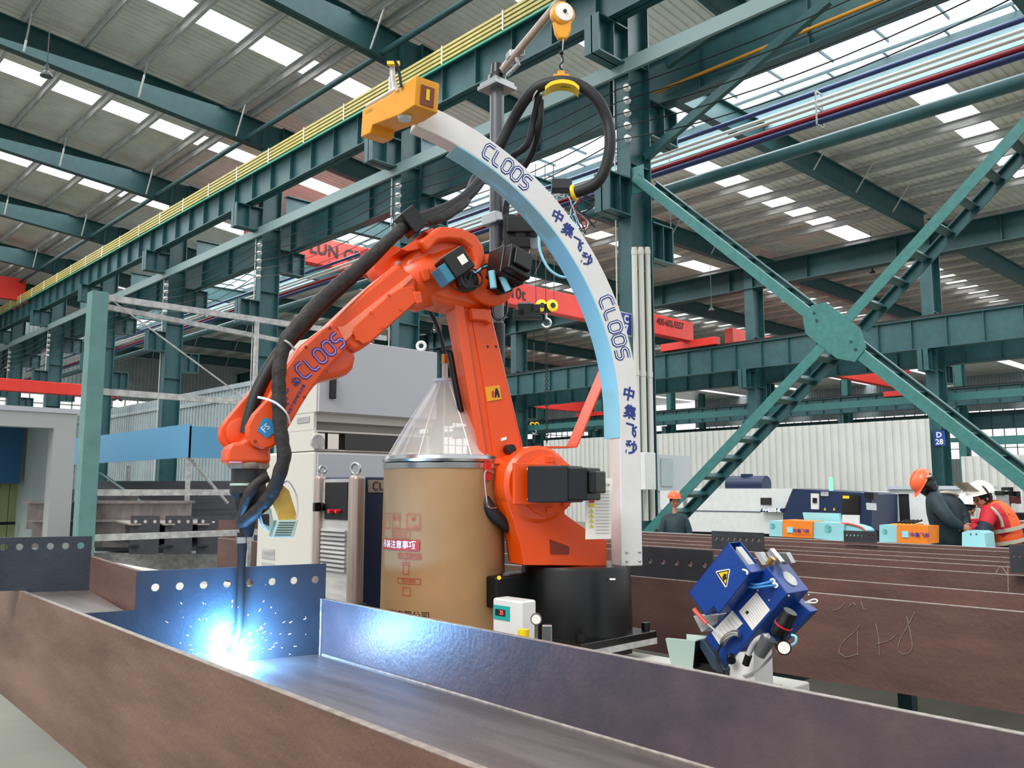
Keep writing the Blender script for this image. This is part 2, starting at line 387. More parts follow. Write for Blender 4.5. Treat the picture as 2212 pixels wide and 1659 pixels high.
def girder(name, lab, X, z0, z1, Ya, Yb, b=.34, st=1.25, m=teal, grp='crane runway girders'):
    t = thing(name, lab, 'girder', (X, (Ya+Yb)/2, z0), grp); mb = MB()
    mb.box((X-b/2, Ya, z0), (X+b/2, Yb, z0+.03)); mb.box((X-b/2, Ya, z1-.03), (X+b/2, Yb, z1)); mb.box((X-.01, Ya, z0), (X+.01, Yb, z1)); mb.build('beam', m, t)
    mb = MB(); y = Ya+.3; mb.box((X-b/2+.03, y, z0+.03), (X+b/2-.03, y+.02, z1-.03)); s0 = mb.build('stiffener', m, t)
    while y+st < Yb: y += st; q = s0.copy(); COL.objects.link(q); q.location.y += y-Ya-.3
    mb = MB(); mb.box((X-.04, Ya, z1), (X+.04, Yb, z1+.12)); mb.build('crane_rail', blackM, t); return t
g = girder('crane_girder', 'long teal crane runway girder under the yellow bus bars, upper left', 12.8, 11.08, 12.05, 8, 69)
for k, dz in enumerate((.0, .11, .22, .33)):
    mb = MB(); mb.box((12.5, 8, 12.02+dz), (12.56, 69, 12.085+dz)); tag(mb.build('bus_bar', busY), 'yellow conductor bar running above the left crane girder, %s of four' % ['lowest', 'second lowest', 'third from below', 'topmost'][k], 'bus bar', 'yellow conductor bars')
mb = MB(); mb.box((12.48, 8, 11.9), (12.53, 69, 11.95)); tag(mb.build('bus_bar', busG), 'green conductor bar just below the yellow bars', 'bus bar')
mb = MB()
y = 9
while y < 69: mb.box((12.48, y, 11.93), (12.5, y+.04, 12.44)); y += 2.2
tag(mb.build('bus_bar_clamps', white), 'small pale clamps spaced along the yellow bus bars', 'clamp', kind='stuff')
girder('crane_girder', 'dark teal crane girder beyond the near column row, above the orange conduit', 14.55, 9.8, 11.0, 2, 69, st=2.4)
mb = MB(); mb.tube([(14.36, 2, 10.1), (14.36, 10.6, 10.1)], .035, 8); tag(mb.build('conduit', conduit), 'orange conduit along the dark girder at upper right', 'conduit')
girder('crane_girder', 'blue teal crane girder crossing behind the X brace, carrying the red crane end', 32.7, 6.75, 7.9, 1, 69)
girder('crane_girder', 'second teal girder with a thin yellow bar, lower behind the X brace', 34.4, 6.3, 7.28, 1, 69)
mb = MB(); mb.box((34.15, 1, 7.3), (34.2, 69, 7.36)); tag(mb.build('bus_bar', busY), 'thin yellow conductor bar on the second girder behind the X brace', 'bus bar')
girder('crane_girder', 'distant teal crane girder beyond the far column row, in front of bright windows', 57.2, 6.8, 7.9, -2, 69)
girder('crane_girder', 'farthest teal crane girder, low against the bright window band', 59.5, 5.4, 6.4, -2, 69)
# light struts of C row (near side)
mb = MB(); mb.box((XC-.5, 3, 10.05), (XC-.42, 69, 10.35)); tag(mb.build('cable_tray', mat('teal_grey_tray', '#728a89', .45)), 'long pale teal grey tray running along the near column row', 'cable tray')
for k in range(5):
    mb = MB(); z = 9.75-k*.27; P = []
    for i in range(len(FR)-1):
        for s in range(10):
            u = s/10; P.append((XC-.5, FR[i]+7.85*u, z-.32*4*u*(1-u)*(.6+.12*k)))
    mb.tube(P, .012, 5); tag(mb.build('trolley_wire', blackM), 'sagging dark bus wire strung along the near columns, %s of five' % ['topmost', 'second', 'middle', 'fourth', 'lowest'][k], 'wire', 'wires strung on the near columns')
# near-row eave strut pipe
mb = MB(); mb.tube([(12.6, 9, 13.35), (12.6, 69, 13.35)], .09, 10); tag(mb.build('strut_pipe', tealD, smooth=40), 'dark round strut linking the left rafters near the columns', 'pipe')
# D + E + far rows
for (XR, row, h, dw, offs, rl) in ((33.5, 'D', 11.3, .9, -1, 'far'), (58.3, 'E', 11.3, .7, -2, 'distant'), (74, 'F', 11.3, .6, -2, 'last')):
    for i, y in enumerate(FD):
        if (XR < 40 and y < 10) or (XR > 40 and y < -3): continue
        lab = 'teal steel column of the %s row, %s from the right' % (rl, ORDN[i].replace('nearest', 'first'))
        if row == 'D' and abs(y-12.1) < .1: lab = 'teal steel column with a blue D 28 sign beside the white wall'
        if row == 'D' and abs(y-19.6) < .1: lab = 'teal steel column with a blue D 29 sign behind the white wall'
        t = thing('steel_column', lab, 'column', (XR, y, 0), 'steel columns of the %s row' % rl)
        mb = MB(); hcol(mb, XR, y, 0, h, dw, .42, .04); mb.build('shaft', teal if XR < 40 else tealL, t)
        if XR < 60: corbel(XR-dw/2, y, 6.72, -1, .75, .8).build('corbel', teal, t)
        if XR < 60: corbel(XR+dw/2, y, 6.28, 1, .75, .7).build('corbel', teal, t)
def bxbeam(name, lab, a, b, m, cat, grp=None):
    mb = MB(); mb.box(a, b); return tag(mb.build(name, m), lab, cat, grp)
mb = MB(); X = 33.2; mb.box((X-.25, 1, 10.35), (X+.25, 69, 10.39)); mb.box((X-.02, 1, 10.35), (X, 69, 11.3)); mb.box((X-.25, 1, 11.3), (X+.25, 69, 11.34))
y = 2
while y < 69: mb.box((X-.23, y, 10.4), (X, y+.03, 11.3)); y += 3.7
tag(mb.build('gutter_beam', tealD), 'deep dark blue teal gutter beam above the far column row', 'beam')
mb = MB(); mb.box((57.8, -3, 10.4), (57.9, 69, 11.3)); tag(mb.build('gutter_beam', teal), 'distant teal gutter beam above the distant columns', 'beam')
for k, (X, z) in enumerate(((34.1, 4.9), (58.6, 4.6), (33.9, 3.2))):
    bxbeam('tie_beam', ['thin teal tie beam between the far columns, above the white wall', 'distant teal tie beam against the windows', 'low teal tie beam behind the right end of the white wall'][k], (X-.1, 1, z), (X+.1, 50 if k < 2 else 11, z+.28), tealL, 'beam')
# rafters, left bay
for i, y in enumerate(FR):
    if y < 12: continue
    mb = MB()
    def zb(x): return 13.2+(12.8-x)*.096
    def zt(x): return 14.12+(12.8-x)*.0954
    for (lo, hi) in ((zb, lambda x: zb(x)+.03), (lambda x: zt(x)-.03, zt)):
        mb.prism([(13.24, y-.15, lo(13.24)), (13.24, y-.15, hi(13.24)), (-14, y-.15, hi(-14)), (-14, y-.15, lo(-14))], (0, .3, 0))
    mb.prism([(13.24, y-.01, zb(13.24)), (13.24, y-.01, zt(13.24)), (-14, y-.01, zt(-14)), (-14, y-.01, zb(-14))], (0, .02, 0))
    tag(mb.build('rafter', tealD), 'dark teal roof rafter of the left bay, %s from the camera' % ORDN[i-2], 'rafter', 'rafters of the left roof')
    k = 0; x = 12.2
    while x > 0:
        mb = MB(); mb.tube([(x, y-.15, zb(x)+.05), (x-.0, y-.8, zt(x)+.1)], .03, 6)
        tag(mb.build('knee_brace', galv), 'pale knee brace below the %s left rafter, %s from the columns' % (ORDN[i-2], ORDN[k].replace('nearest', 'first')), 'brace', 'knee braces of the left roof'); x -= 3.2; k += 1
for i, y in enumerate(FD):
    for (xa, xb, nm) in ((14.6, 33.2, 'middle bay'), (33.9, 57.8, 'far bay')):
        if y < (0 if xa < 20 else 5): continue
        mb = MB(); mb.box((xa, y-.14, 11.3), (xb, y+.14, 11.33)); mb.box((xa, y-.14, 12.0), (xb, y+.14, 12.03)); mb.box((xa, y-.01, 11.3), (xb, y+.01, 12.0))
        tag(mb.build('rafter', teal), 'teal roof rafter of the %s, %s from the right' % (nm, ORDN[i].replace('nearest', 'first')), 'rafter', 'rafters of the '+nm)
        if xa < 20:
            x = 24.2; k = 0
            while x < 33:
                mb = MB(); mb.tube([(x, y-.14, 11.35), (x, y-.75, 12.2)], .025, 6); tag(mb.build('knee_brace', galv), 'thin pale knee brace on the %s middle bay rafter, %s from the monitor' % (ORDN[i], ORDN[k].replace('nearest', 'first')), 'brace', 'knee braces of the middle bay'); x += 2.9; k += 1
for i, y in enumerate(FR):
    if y < 9: continue
    mb = MB(); zr_ = lambda x: 14.1-(x-13.9)*.102
    for lo, hi in ((-.75, -.72), (-.03, 0)): mb.prism([(13.96, y-.15, zr_(13.96)+lo), (13.96, y-.15, zr_(13.96)+hi), (19.2, y-.15, zr_(19.2)+hi), (19.2, y-.15, zr_(19.2)+lo)], (0, .3, 0))
    mb.prism([(13.96, y-.01, zr_(13.96)-.75), (13.96, y-.01, zr_(13.96)), (19.2, y-.01, zr_(19.2)), (19.2, y-.01, zr_(19.2)-.75)], (0, .02, 0))
    tag(mb.build('rafter', tealD), 'short dark teal eave rafter beyond the near columns, %s from the camera' % ORDN[i-1], 'rafter', 'eave rafters beyond the near columns')
    mb = MB(); mb.tube([(14.6, y-.16, 13.4), (14.6, y-.8, 14.2)], .03, 6); tag(mb.build('knee_brace', galv), 'pale knee brace on the %s eave rafter beyond the near columns' % ORDN[i-1], 'brace', 'knee braces of the eave')
def purlin(lab, x, z, Ya, Yb, grp):
    mb = MB(); mb.box((x-.01, Ya, z), (x+.01, Yb, z+.24)); mb.box((x, Ya, z), (x+.09, Yb, z+.012)); mb.box((x-.09, Ya, z+.228), (x, Yb, z+.24)); return tag(mb.build('purlin', galv), lab, 'purlin', grp)
x = 12.75; k = 0
while x > -6:
    purlin('galvanized purlin of the left roof, %s up from the column row' % ORDN[k].replace('nearest', 'first'), x, 14.13+(12.8-x)*.0954, 9, 69, 'purlins of the left roof'); x -= (.55 if k == 0 else 1.6); k += 1
x = 22.6; k = 0
while x < 56:
    if abs(x-33.5) > .6: purlin('galvanized purlin of the low roof, %s out from the bright monitor' % (ORDN+['next'])[min(k, 20)].replace('nearest', 'first'), x, 12.03, -2, 69, 'purlins of the low roof')
    x += 1.62; k += 1
# pipes and fascia along the monitor
bxbeam('fascia_beam', 'pale blue fascia along the lower edge of the bright monitor', (21.6, -2, 11.9), (21.75, 69, 12.75), skyblue, 'beam')
for (X, z, r, m, lab) in ((16.6, 9.42, .055, redP, 'dark red pipe running beside the bright monitor, upper right'), (16.6, 9.29, .07, blueP, 'dark blue pipe directly under the red pipe, upper right'),
        (16.6, 9.75, .04, cream, 'upper thin white pipe above the red pipe'), (16.6, 9.63, .04, cream, 'lower thin white pipe above the red pipe'), (17.0, 10.15, .055, blueP, 'slim blue round rail crossing the bright monitor'), (15.5, 8.33, .13, teal, 'thick teal round pipe running below the red and blue pipes')):
    mb = MB(); mb.tube([(X, 1, z+.02), (X, 69, z-.05)], r, 10); tag(mb.build('pipe', m, smooth=40), lab, 'pipe')
for k, y in enumerate((8.0, 15.5, 23)):
    t = thing('pipe_hanger', 'small galvanized trapeze hanger holding the red and blue pipes, %s' % ['nearest', 'middle', 'farthest'][k], 'hanger', (16.6, y, 9.2), 'pipe hangers')
    mb = MB()
    for dx in (-.14, .14): mb.box((16.6+dx-.015, y, 9.18), (16.6+dx+.015, y+.03, 9.95))
    for z in (9.18, 9.56, 9.92): mb.box((16.45, y, z), (16.75, y+.03, z+.03))
    mb.build('bracket', galv, t)
# X brace of the near row (lattice members)
def lattice(lab, A, B, off, grp):
    t = thing('brace_member', lab, 'brace', (A+B)/2, grp); d = (B-A).normalized(); sd = Vector((1, 0, 0)); pr = d.cross(sd).normalized()
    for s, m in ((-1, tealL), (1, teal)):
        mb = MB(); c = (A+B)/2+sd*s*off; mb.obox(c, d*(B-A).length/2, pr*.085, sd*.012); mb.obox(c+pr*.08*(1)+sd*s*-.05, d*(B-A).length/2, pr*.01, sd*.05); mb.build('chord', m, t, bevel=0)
    L = (B-A).length; q = .45
    while q < L:
        mb = MB(); c = A+d*q; mb.obox(c, d*.06, pr*.012, sd*(off-.015)); mb.obox(c+d*.06, d*.008, pr*.045, sd*(off-.015)); mb.build('batten', teal, t); q += .5
    return t
bA = Vector((XC, 10.35, 7.85)); bB = Vector((XC, 3.2, 1.2)); bC = Vector((XC, 10.45, .55)); bD = Vector((XC, 3.2, 6.9)); bc = Vector((XC, 6.3, 4.12))
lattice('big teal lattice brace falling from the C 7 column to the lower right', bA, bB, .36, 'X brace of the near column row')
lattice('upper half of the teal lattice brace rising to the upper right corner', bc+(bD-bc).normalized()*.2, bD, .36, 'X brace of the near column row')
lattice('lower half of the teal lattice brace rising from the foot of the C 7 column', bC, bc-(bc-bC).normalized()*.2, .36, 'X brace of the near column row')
t = thing('gusset_plate', 'teal gusset plate with bolts at the crossing of the X brace', 'plate', bc-UP*.4, None)
d1 = (bB-bA).normalized(); p1 = d1.cross(Vector((1, 0, 0))).normalized()
mb = MB(); mb.prism([bc+Vector((-.39, 0, 0))+d1*a+p1*b for a, b in ((-.62, .12), (-.45, .3), (.3, .3), (.58, .12), (.58, -.16), (.3, -.3), (-.4, -.3), (-.62, -.12))], (.02, 0, 0)); mb.build('plate', tealL, t)
for a, b in ((-.5, .05), (-.38, -.02), (.32, .05), (.46, 0)):
    mb = MB(); mb.cyl(bc+Vector((-.39, 0, 0))+d1*a+p1*b, bc+Vector((-.41, 0, 0))+d1*a+p1*b, .022, 8); mb.build('bolt', tealD, t)
mb = MB(); mb.obox(bA+Vector((-.29, .1, -.05)), (.01, 0, 0), (0, .3, 0), (0, 0, .28)); tag(mb.build('gusset_plate', tealL), 'teal gusset plate joining the X brace to the C 7 column', 'plate')
# loose braces upper right
for k, (p, q) in enumerate((((1395, 340), (1790, 0)), ((1440, 140), (1700, -40)))):
    a = on(*p, X=13.9); b = on(*q, X=13.9); mb = MB(); mb.obox((a+b)/2, (b-a)/2, (.06, 0, 0), (b-a).cross(Vector((1, 0, 0))).normalized()*.09)
    tag(mb.build('strut', teal), ['dark teal diagonal strut in front of the orange conduit', 'short teal diagonal strut at the top beside the C 7 column'][k], 'strut')
# cranes
def crane(lab, xa, xb, y, z0, z1, w=.45, ends=(0, 1)):
    t = thing('bridge_crane', lab, 'crane', ((xa+xb)/2, y, z0)); mb = MB(); mb.box((xa, y-w/2, z0), (xb, y+w/2, z1)); mb.build('bridge_beam', red, t, bevel=.03)
    for x in [(xa, xb)[k] for k in ends]: mb = MB(); mb.box((x-.2, y-1.5, z0-.3), (x+.2, y+1.5, z0+.05)); mb.build('end_carriage', red, t, bevel=.02)
    return t
cr = crane('red bridge crane marked 10t with a phone number, behind the robot elbow', 14.9, 32.7, 22.5, 8.32, 9.2, ends=(1,))
R_ = (1, 0, 0); fm = lambda x, y, z: planemap((x, y, z), (1, 0, 0), (0, 0, 1), .01)
p = on(1118, 635, Y=22.27); textmesh('10t', .62, fm(p.x, 22.27, p.z), 'lettering', blackT, cr, .01)
p = on(1448, 700, Y=22.27); textmesh('400-602-5557', .42, fm(p.x, 22.27, p.z), 'lettering', blackT, cr, .006, spacing=.85)
mb = MB(); mb.box((17.0, 22, 8.0), (18.6, 23, 8.35)); mb.build('trolley', black, cr)
cl = crane('dusky red crane lettered LUN CRANE, higher up behind the black hoses', 14.8, 23.4, 30.5, 10.75, 11.9, .5, ends=())
p = on(757, 553, Y=30.23); textmesh('LUN CRANE', .68, fm(p.x, 30.23, p.z), 'lettering', blackT, cl, .02, spacing=1.05)
for c, k in (('轮', -.6), ('起', .6)): q = on(742, 577, Y=30.23); textmesh(c, .27, fm(q.x+k, 30.23, q.z), 'lettering', blackT, cl)
c2 = crane('red crane marked 5t seen between the far left columns', 4.0, 16, 47, 6.35, 6.95, ends=()); p = on(252, 857, Y=46.77); textmesh('5t', .7, fm(p.x, 46.77, p.z), 'lettering', blackT, c2, .02)
crane('red crane block at the left edge on the yellow barred runway', -8, 12.9, 54, 12.25, 13.5)
crane('distant red crane beam behind the right diagonal brace', 36, 57.2, 22.5, 8.0, 9.4)
crane('small distant red crane beam low behind the crane hook', 36, 57.2, 50, 8.3, 9.3)
# crane hooks
def hookblock(P, s, lab):
    t = thing('hook_block', lab, 'crane hook', P-UP*.9*s)
    for d in (-.32, .3):
        mb = MB(); mb.lathe(P+RT*d*s*.62+UP*0, [(0, .14*s), (.03*s, .22*s), (.1*s, .22*s), (.13*s, .14*s)], 24, -FW+RT*.4); mb.build('sheave', yellow, t, 40)
        mb = MB(); mb.lathe(P+RT*d*s*.62+(-FW+RT*.4).normalized()*.13*s, [(0, .1*s), (.015*s, .1*s)], 16, -FW+RT*.4); mb.build('hub', black, t)
    mb = MB(); mb.box(P-Vector((.12, .12, .25))*s, P+Vector((.12, .12, .05))*s); mb.build('housing', black, t)
    mb = MB(); c = P-UP*.62*s; mb.tube([P-UP*.25*s, P-UP*.4*s]+[c+(RT*math.sin(a)+UP*math.cos(a))*.16*s for a in [math.radians(q) for q in range(0, 270, 20)]], [.04*s]*2+[.045*s]*14, 8); mb.build('hook', chrome, t, 40)
    return t
hp = on(1180, 661, Y=20.6); hk = hookblock(hp, .98, 'crane hook with two yellow sheaves hanging below the 10t crane')
P = on(1136, 674, Y=20.8); tr_ = thing('hoist_unit', 'black hoist machinery beside the yellow sheaves under the 10t crane', 'hoist', P-UP*.3)
for (dx, dz, w, h) in ((0, .05, .28, .22), (.3, .1, .2, .14), (-.25, -.05, .2, .12), (.05, -.2, .5, .06)):
    mb = MB(); mb.obox(P+RT*dx+UP*dz, RT*w, FW*.2, UP*h); mb.build('housing', blackM, tr_, bevel=.02)
mb = MB(); mb.cyl(P+RT*-.3+UP*.2, P+RT*.2+UP*.25, .12, 14); mb.build('rope_drum', black, tr_, 40)
for k, dx in enumerate((-.45, -.02, .35)):
    a = hp+RT*dx*.8; mb = MB(); mb.tube([a, a+UP*5.2], .012, 5); tag(mb.build('hoist_rope', blackM), 'thin hoist rope above the crane hook, %s one' % ['left', 'middle', 'right'][k], 'rope', 'hoist ropes')
mb = MB(); zc = hp.z-.95; k = 0
while zc > on(1176, 955, Y=20.6).z:
    mb.ring((hp.x, hp.y, zc), (RT if k % 2 else FW), .05, .016, 10, 5); zc -= .085; k += 1
tag(mb.build('lifting_chain', blackM), 'dark steel chain hanging from the yellow sheaved hook', 'chain')
hookblock(on(1154, 917, Y=38), .75, 'small distant crane hook with yellow sheaves'); hq = on(1154, 917, Y=38)
mb = MB(); mb.tube([hq, Vector((hq.x, hq.y, 12.03))], .012, 5); tag(mb.build('hoist_rope', blackM), 'thin rope holding the small distant crane hook', 'rope')
# signs
def sign(px, py, X, w, h, txt, lab):
    P = on(px, py, X=X); t = thing('column_sign', lab, 'sign', P-UP*h/2); mb = MB(); mb.obox(P, (.01, 0, 0), (0, w/2, 0), (0, 0, h/2)); mb.build('plate', signB, t)
    for k, s in enumerate(txt): textmesh(s, h*.5, planemap(P+Vector((-.015, 0, h*(.22-.46*k))), (0, -1, 0), (0, 0, 1)), 'lettering', whiteT, t, .008)
def signY(px, py, Y, w, h, txt, lab):
    P = on(px, py, Y=Y); t = thing('column_sign', lab, 'sign', P-UP*h/2); mb = MB(); mb.obox(P, (w/2, 0, 0), (0, .01, 0), (0, 0, h/2)); mb.build('plate', signB, t)
    mb = MB(); mb.obox(P+Vector((0, .006, 0)), (w/2+.02, 0, 0), (0, .01, 0), (0, 0, h/2+.02)); mb.build('border', white, t)
    for k, s in enumerate(txt): textmesh(s, h*.5, planemap(P+Vector((0, -.015, h*(.22-.46*k))), (1, 0, 0), (0, 0, 1)), 'lettering', whiteT, t, .008)
signY(1352, 700, 10.40, .32, .42, ('C', '7'), 'blue C 7 sign on the big near column')
sign(2029, 947, 32.98, .4, .55, ('D', '28'), 'blue D 28 sign on the far column by the white wall')
sign(1663, 915, 32.98, .4, .55, ('D', '29'), 'blue D 29 sign above the white wall')
# pendant lamps
LP = [(100, 165, 17.5, 4.9), (1451, 573, 24, 1.6), (1537, 671, 34, 1.5), (1885, 590, 34, 1.6), (1450, 573, 24, 1)]
for k, (px, py, D, L) in enumerate(LP[:4]):
    P = on(px, py, D=D if k else 16.5); t = thing('pendant_lamp', ['dark bell pendant lamp hanging under the left roof', 'small bell lamp beside the C 7 column', 'small bell lamp above the red crane end', 'small bell lamp right of the X brace'][k], 'lamp', P)
    mb = MB(); mb.lathe(P, [(0, .12), (.05, .11), (.1, .06), (.12, .04), (.24, .035)], 16); mb.build('shade', lampM, t, 40); mb = MB(); mb.tube([P+UP*.24, Vector((P.x, P.y, 14.6 if k == 0 else 12.05))], .012, 5); mb.build('cord', lampM, t)
# white pipes on the near column and switch box
for k, px in enumerate((1377.5, 1392, 1406.5)):
    a = on(px, 955, Y=10.3); b = on(px, 537, Y=10.3)
    mb = MB(); mb.cyl((a.x, 10.3, 1.0), (a.x, 10.3, b.z), .055, 12); mb.cyl((a.x, 10.3, 3.8), (a.x, 10.3, 3.9), .062, 12); mb.cyl((a.x, 10.3, b.z-.15), (a.x, 10.3, b.z-.05), .062, 12)
    tag(mb.build('conduit_pipe', cream, smooth=40), 'tall white vertical pipe on the C 7 column, %s of three' % ['left', 'middle', 'right'][k], 'pipe', 'white pipes on the C 7 column')
a = on(1396, 1018, Y=10.1); mb = MB(); mb.box((a.x-.17, 10.0, on(1396, 1058, Y=10.1).z), (a.x+.17, 10.2, on(1396, 978, Y=10.1).z)); tag(mb.build('junction_box', white, bevel=.01), 'small white box below the three white pipes', 'box')
t = thing('switch_cabinet', 'grey wall cabinet with framed panel behind the foot of the X brace', 'cabinet', on(1455, 1060, Y=11.6))
a = on(1424, 1060, Y=11.6); b = on(1490, 985, Y=11.6); mb = MB(); mb.box((a.x, 11.6, a.z), (b.x, 11.9, b.z)); mb.build('body', greyC, t)
mb = MB(); mb.box((a.x+.06, 11.57, a.z+.1), (a.x+.5, 11.6, b.z-.08)); mb.build('door_panel', wallg, t)
for xx in (a.x+.05, b.x-.1): mb = MB(); mb.box((xx, 11.65, 0), (xx+.05, 11.75, a.z)); mb.build('leg', galv, t)
# ================================================================ WORKPIECE BEAM
def nfx(y): return 1.015+.044*y
def rfx(y): return 2.0+.043*y
WB = .85
PA = Vector((1.206, 3.795, 0)); PB = Vector((2.152, 3.532, 0)); pd = (PB-PA).normalized(); PL = (PB-PA).length; pn = Vector((-pd.y, pd.x, 0))
def holed(mb, o, dx, up, n, outline_lo, outline_hi, L, holes, hz, r, th):
    """plate from s=0..L, z from lo(s) to hi(s), with a row of round holes"""
    cw = min(b-a for a, b in zip(holes, holes[1:]))*.5 if len(holes) > 1 else r*2
    def P(s, z, k): return o+dx*s+up*z+n*k
    def rect(s0, s1, z0, z1):
        if s1-s0 < 1e-5 or z1-z0 < 1e-5: return
        for k, fl in ((0, 0), (th, 1)):
            q = [P(s0, z0, k), P(s1, z0, k), P(s1, z1, k), P(s0, z1, k)]; mb.quad(*(q[::-1] if fl else q))
    hh = min(cw, outline_hi-hz-.004, .06)
    s = 0
    for h in holes:
        rect(s, h-cw, outline_lo, outline_hi); s = h+cw
        rect(h-cw, h+cw, outline_lo, hz-hh); rect(h-cw, h+cw, hz+hh, outline_hi)
        N = 24
        for i in range(N):
            q = []
            for a in (2*math.pi*i/N, 2*math.pi*(i+1)/N):
                c, t = math.cos(a), math.sin(a); m = 1/max(abs(c), abs(t)); q.append(((h+r*c, hz+r*t), (h+cw*c*m, hz+hh*t*m)))
            (a0, b0), (a1, b1) = q
            mb.quad(P(*a0, 0), P(*b0, 0), P(*b1, 0), P(*a1, 0)); mb.quad(P(*a0, th), P(*a1, th), P(*b1, th), P(*b0, th)); mb.quad(P(*a0, 0), P(*a1, 0), P(*a1, th), P(*a0, th))
    rect(s, L, outline_lo, outline_hi)
    for (s0, z0, s1, z1) in ((0, outline_lo, L, outline_lo), (L, outline_lo, L, outline_hi), (L, outline_hi, 0, outline_hi), (0, outline_hi, 0, outline_lo)):
        mb.quad(P(s0, z0, 0), P(s0, z0, th), P(s1, z1, th), P(s1, z1, 0))
wp = thing('steel_beam', 'large brown steel H beam lying on its side being welded, in the foreground', 'steel beam', (1.6, 1.5, .6))
mb = MB(); t_ = .02
def vplate(mb, f, ya, yb, z0, z1, th): mb.prism([(f(ya), ya, z0), (f(yb), yb, z0), (f(yb), yb, z1), (f(ya), ya, z1)], (th, 0, 0))
vplate(mb, nfx, -1.2, 7.0, .56, 1.098, t_); mb.build('near_flange', brownN, wp)
mb = MB(); vplate(mb, nfx, -1.2, 7.0, 1.098, 1.1, t_); mb.build('flange_edge', steelE, wp)
mb = MB(); vplate(mb, rfx, -1.2, 3.53, .56, 1.098, t_); fr_ = mb.build('far_flange', steelF, wp)
mb = MB(); vplate(mb, rfx, -1.2, 3.53, 1.098, 1.1, t_); mb.build('flange_edge', steelE, wp)
mb = MB(); mb.prism([(nfx(-1.2)+t_, -1.2, WB-.012), (rfx(-1.2), -1.2, WB-.012), (rfx(3.53), 3.53, WB-.012), (PA.x, PA.y-.0, WB-.012)], (0, 0, .012)); mb.build('web', steelW, wp)
for f, o in ((rfx, -.006), (nfx, t_+.006)):
    mb = MB(); pts = [Vector((f(y)+o, y, WB+.003)) for y in [-1.2+.1*i for i in range(48)] if y < 3.55]; mb.tube(pts, [.006+.0015*random.random() for _ in pts], 6); mb.build('weld_seam', steelE, wp, 50)
mb = MB(); pts = [PB+UP*z+Vector((-.004, -.006, 0)) for z in [WB+.0125*i for i in range(21)]]; mb.tube(pts, [.005+.002*random.random() for _ in pts], 6); mb.build('weld_seam', steelE, wp, 50)
mb = MB(); hs = [.265+.0978*i for i in range(8)]
ZT = 1.258
holed(mb, PA+pd*.19, pd, UP, pn, WB, ZT, PL+.012-.19, [h-.19 for h in hs], 1.187, .0165, .014)
mb.prism([PA+UP*WB, PA+pd*.19+UP*WB, PA+pd*.19+UP*1.098, PA+UP*1.098], pn*.014); ep = mb.build('end_plate', steelB, wp)
# stub section beyond the plate
q = [on(28, 1281, Z=1.09), on(192, 1275, Z=1.09), on(268, 1319, Z=1.09), on(162, 1326, Z=1.09)]
gx = q[1]-q[0]; gx.z = 0; gx.normalize(); L2 = (q[1].x-1.235)/gx.x
mb = MB(); q0 = q[1]-gx*L2; mb.prism([q0, q[1], q[2], PA+UP*1.09], (0, 0, -.012)); mb.build('stub_web', steelW, wp)
f0 = q[1].copy(); f1 = PA+pd*.19; f1.z = 1.09; fd = (f1-f0); fd.z = 0; f2 = f1+fd.normalized()*.9
mb = MB(); sdv = Vector((fd.y, -fd.x, 0)).normalized()*-.02
mb.prism([f0+UP*-.2, f1+UP*-.2+pn*.016, f1+UP*.168+pn*.016, f0+UP*.168], sdv); mb.build('stub_flange', brown, wp)
gn = Vector((-gx.y, gx.x, 0))
PZ = on(198, 1158, P=f0, N=gn).z
mb = MB(); ph = (on(174, 1180, P=f0, N=gn)-f0).dot(gx); pp = (on(174, 1180, P=f0, N=gn)-on(141.5, 1180, P=f0, N=gn)).dot(gx); hz = on(110, 1180, P=f0, N=gn).z
o2 = f0-gx*L2; o2.z = 0
L2 += .34; o2 = f0-gx*L2; o2.z = 0; mb.prism([o2+gx*.35+UP*.9, o2+gx*L2+UP*.9, o2+gx*L2+UP*1.101, o2+gx*.35+UP*1.101], gn*.014)
holed(mb, o2, gx, UP, gn, 1.101, PZ, L2, [L2+ph-pp*k for k in range(12) if L2+ph-pp*k > .03][::-1], hz, .0165, .014); mb.build('stub_end_plate', steelB, wp)
for k, y in enumerate((-1.1, 2.2)):
    mb = MB(); mb.box((1.3, y, 0), (2.05, y+.18, .56)); tag(mb.build('support_block', tealD), 'low dark steel trestle under the foreground beam, %s' % ['nearer', 'farther'][k], 'trestle', 'trestles under the foreground beam')
# arc, sparks, fumes
TIP = PA+pd*(on(492, 1435, P=PA, N=pn)-PA).dot(pd)-pn*.03; TIP.z = WB+.012
mb = MB(); mb.ball(TIP+UP*.02, .024, 12); mb.ball(TIP+UP*.012+pd*.012, .011, 10)
arc = tag(mb.build('welding_arc', mat('arc_plasma', '#ffffff', .5, emit='#e4f2ff', es=300), smooth=60), 'blinding white blue welding arc at the torch tip', 'welding arc')
al = bpy.data.lights.new('arc_light', 'POINT'); al.energy = 34; al.color = (.12, .45, 1); al.shadow_soft_size = .03
ao = bpy.data.objects.new('arc_light', al); COL.objects.link(ao); ao.location = TIP-pn*.13+UP*.09
spm = mat('spark', '#ffd9b0', .5, emit='#ffc890', es=14)
mb = MB()
for k in range(150):
    a = random.uniform(-.25, math.pi+.25); rr = .04+abs(random.gauss(0, .14)); el = Vector((0, 0, 0))
    d = (pd*math.cos(a)*1.1+UP*abs(math.sin(a))-pn*random.uniform(0, .9)).normalized(); p = TIP+UP*.03+d*rr; p.z = max(p.z, WB+.004)
    l = random.choice((.002, .003, .006, .012)); mb.tube([p, p+d*l], random.uniform(.0004, .0011), 4)
tag(mb.build('sparks', spm), 'orange sparks spraying from the welding arc', 'sparks', kind='stuff')
vm = bpy.data.materials.new('weld_fume_glow'); vm.use_nodes = True; nt = vm.node_tree; nt.nodes.clear()
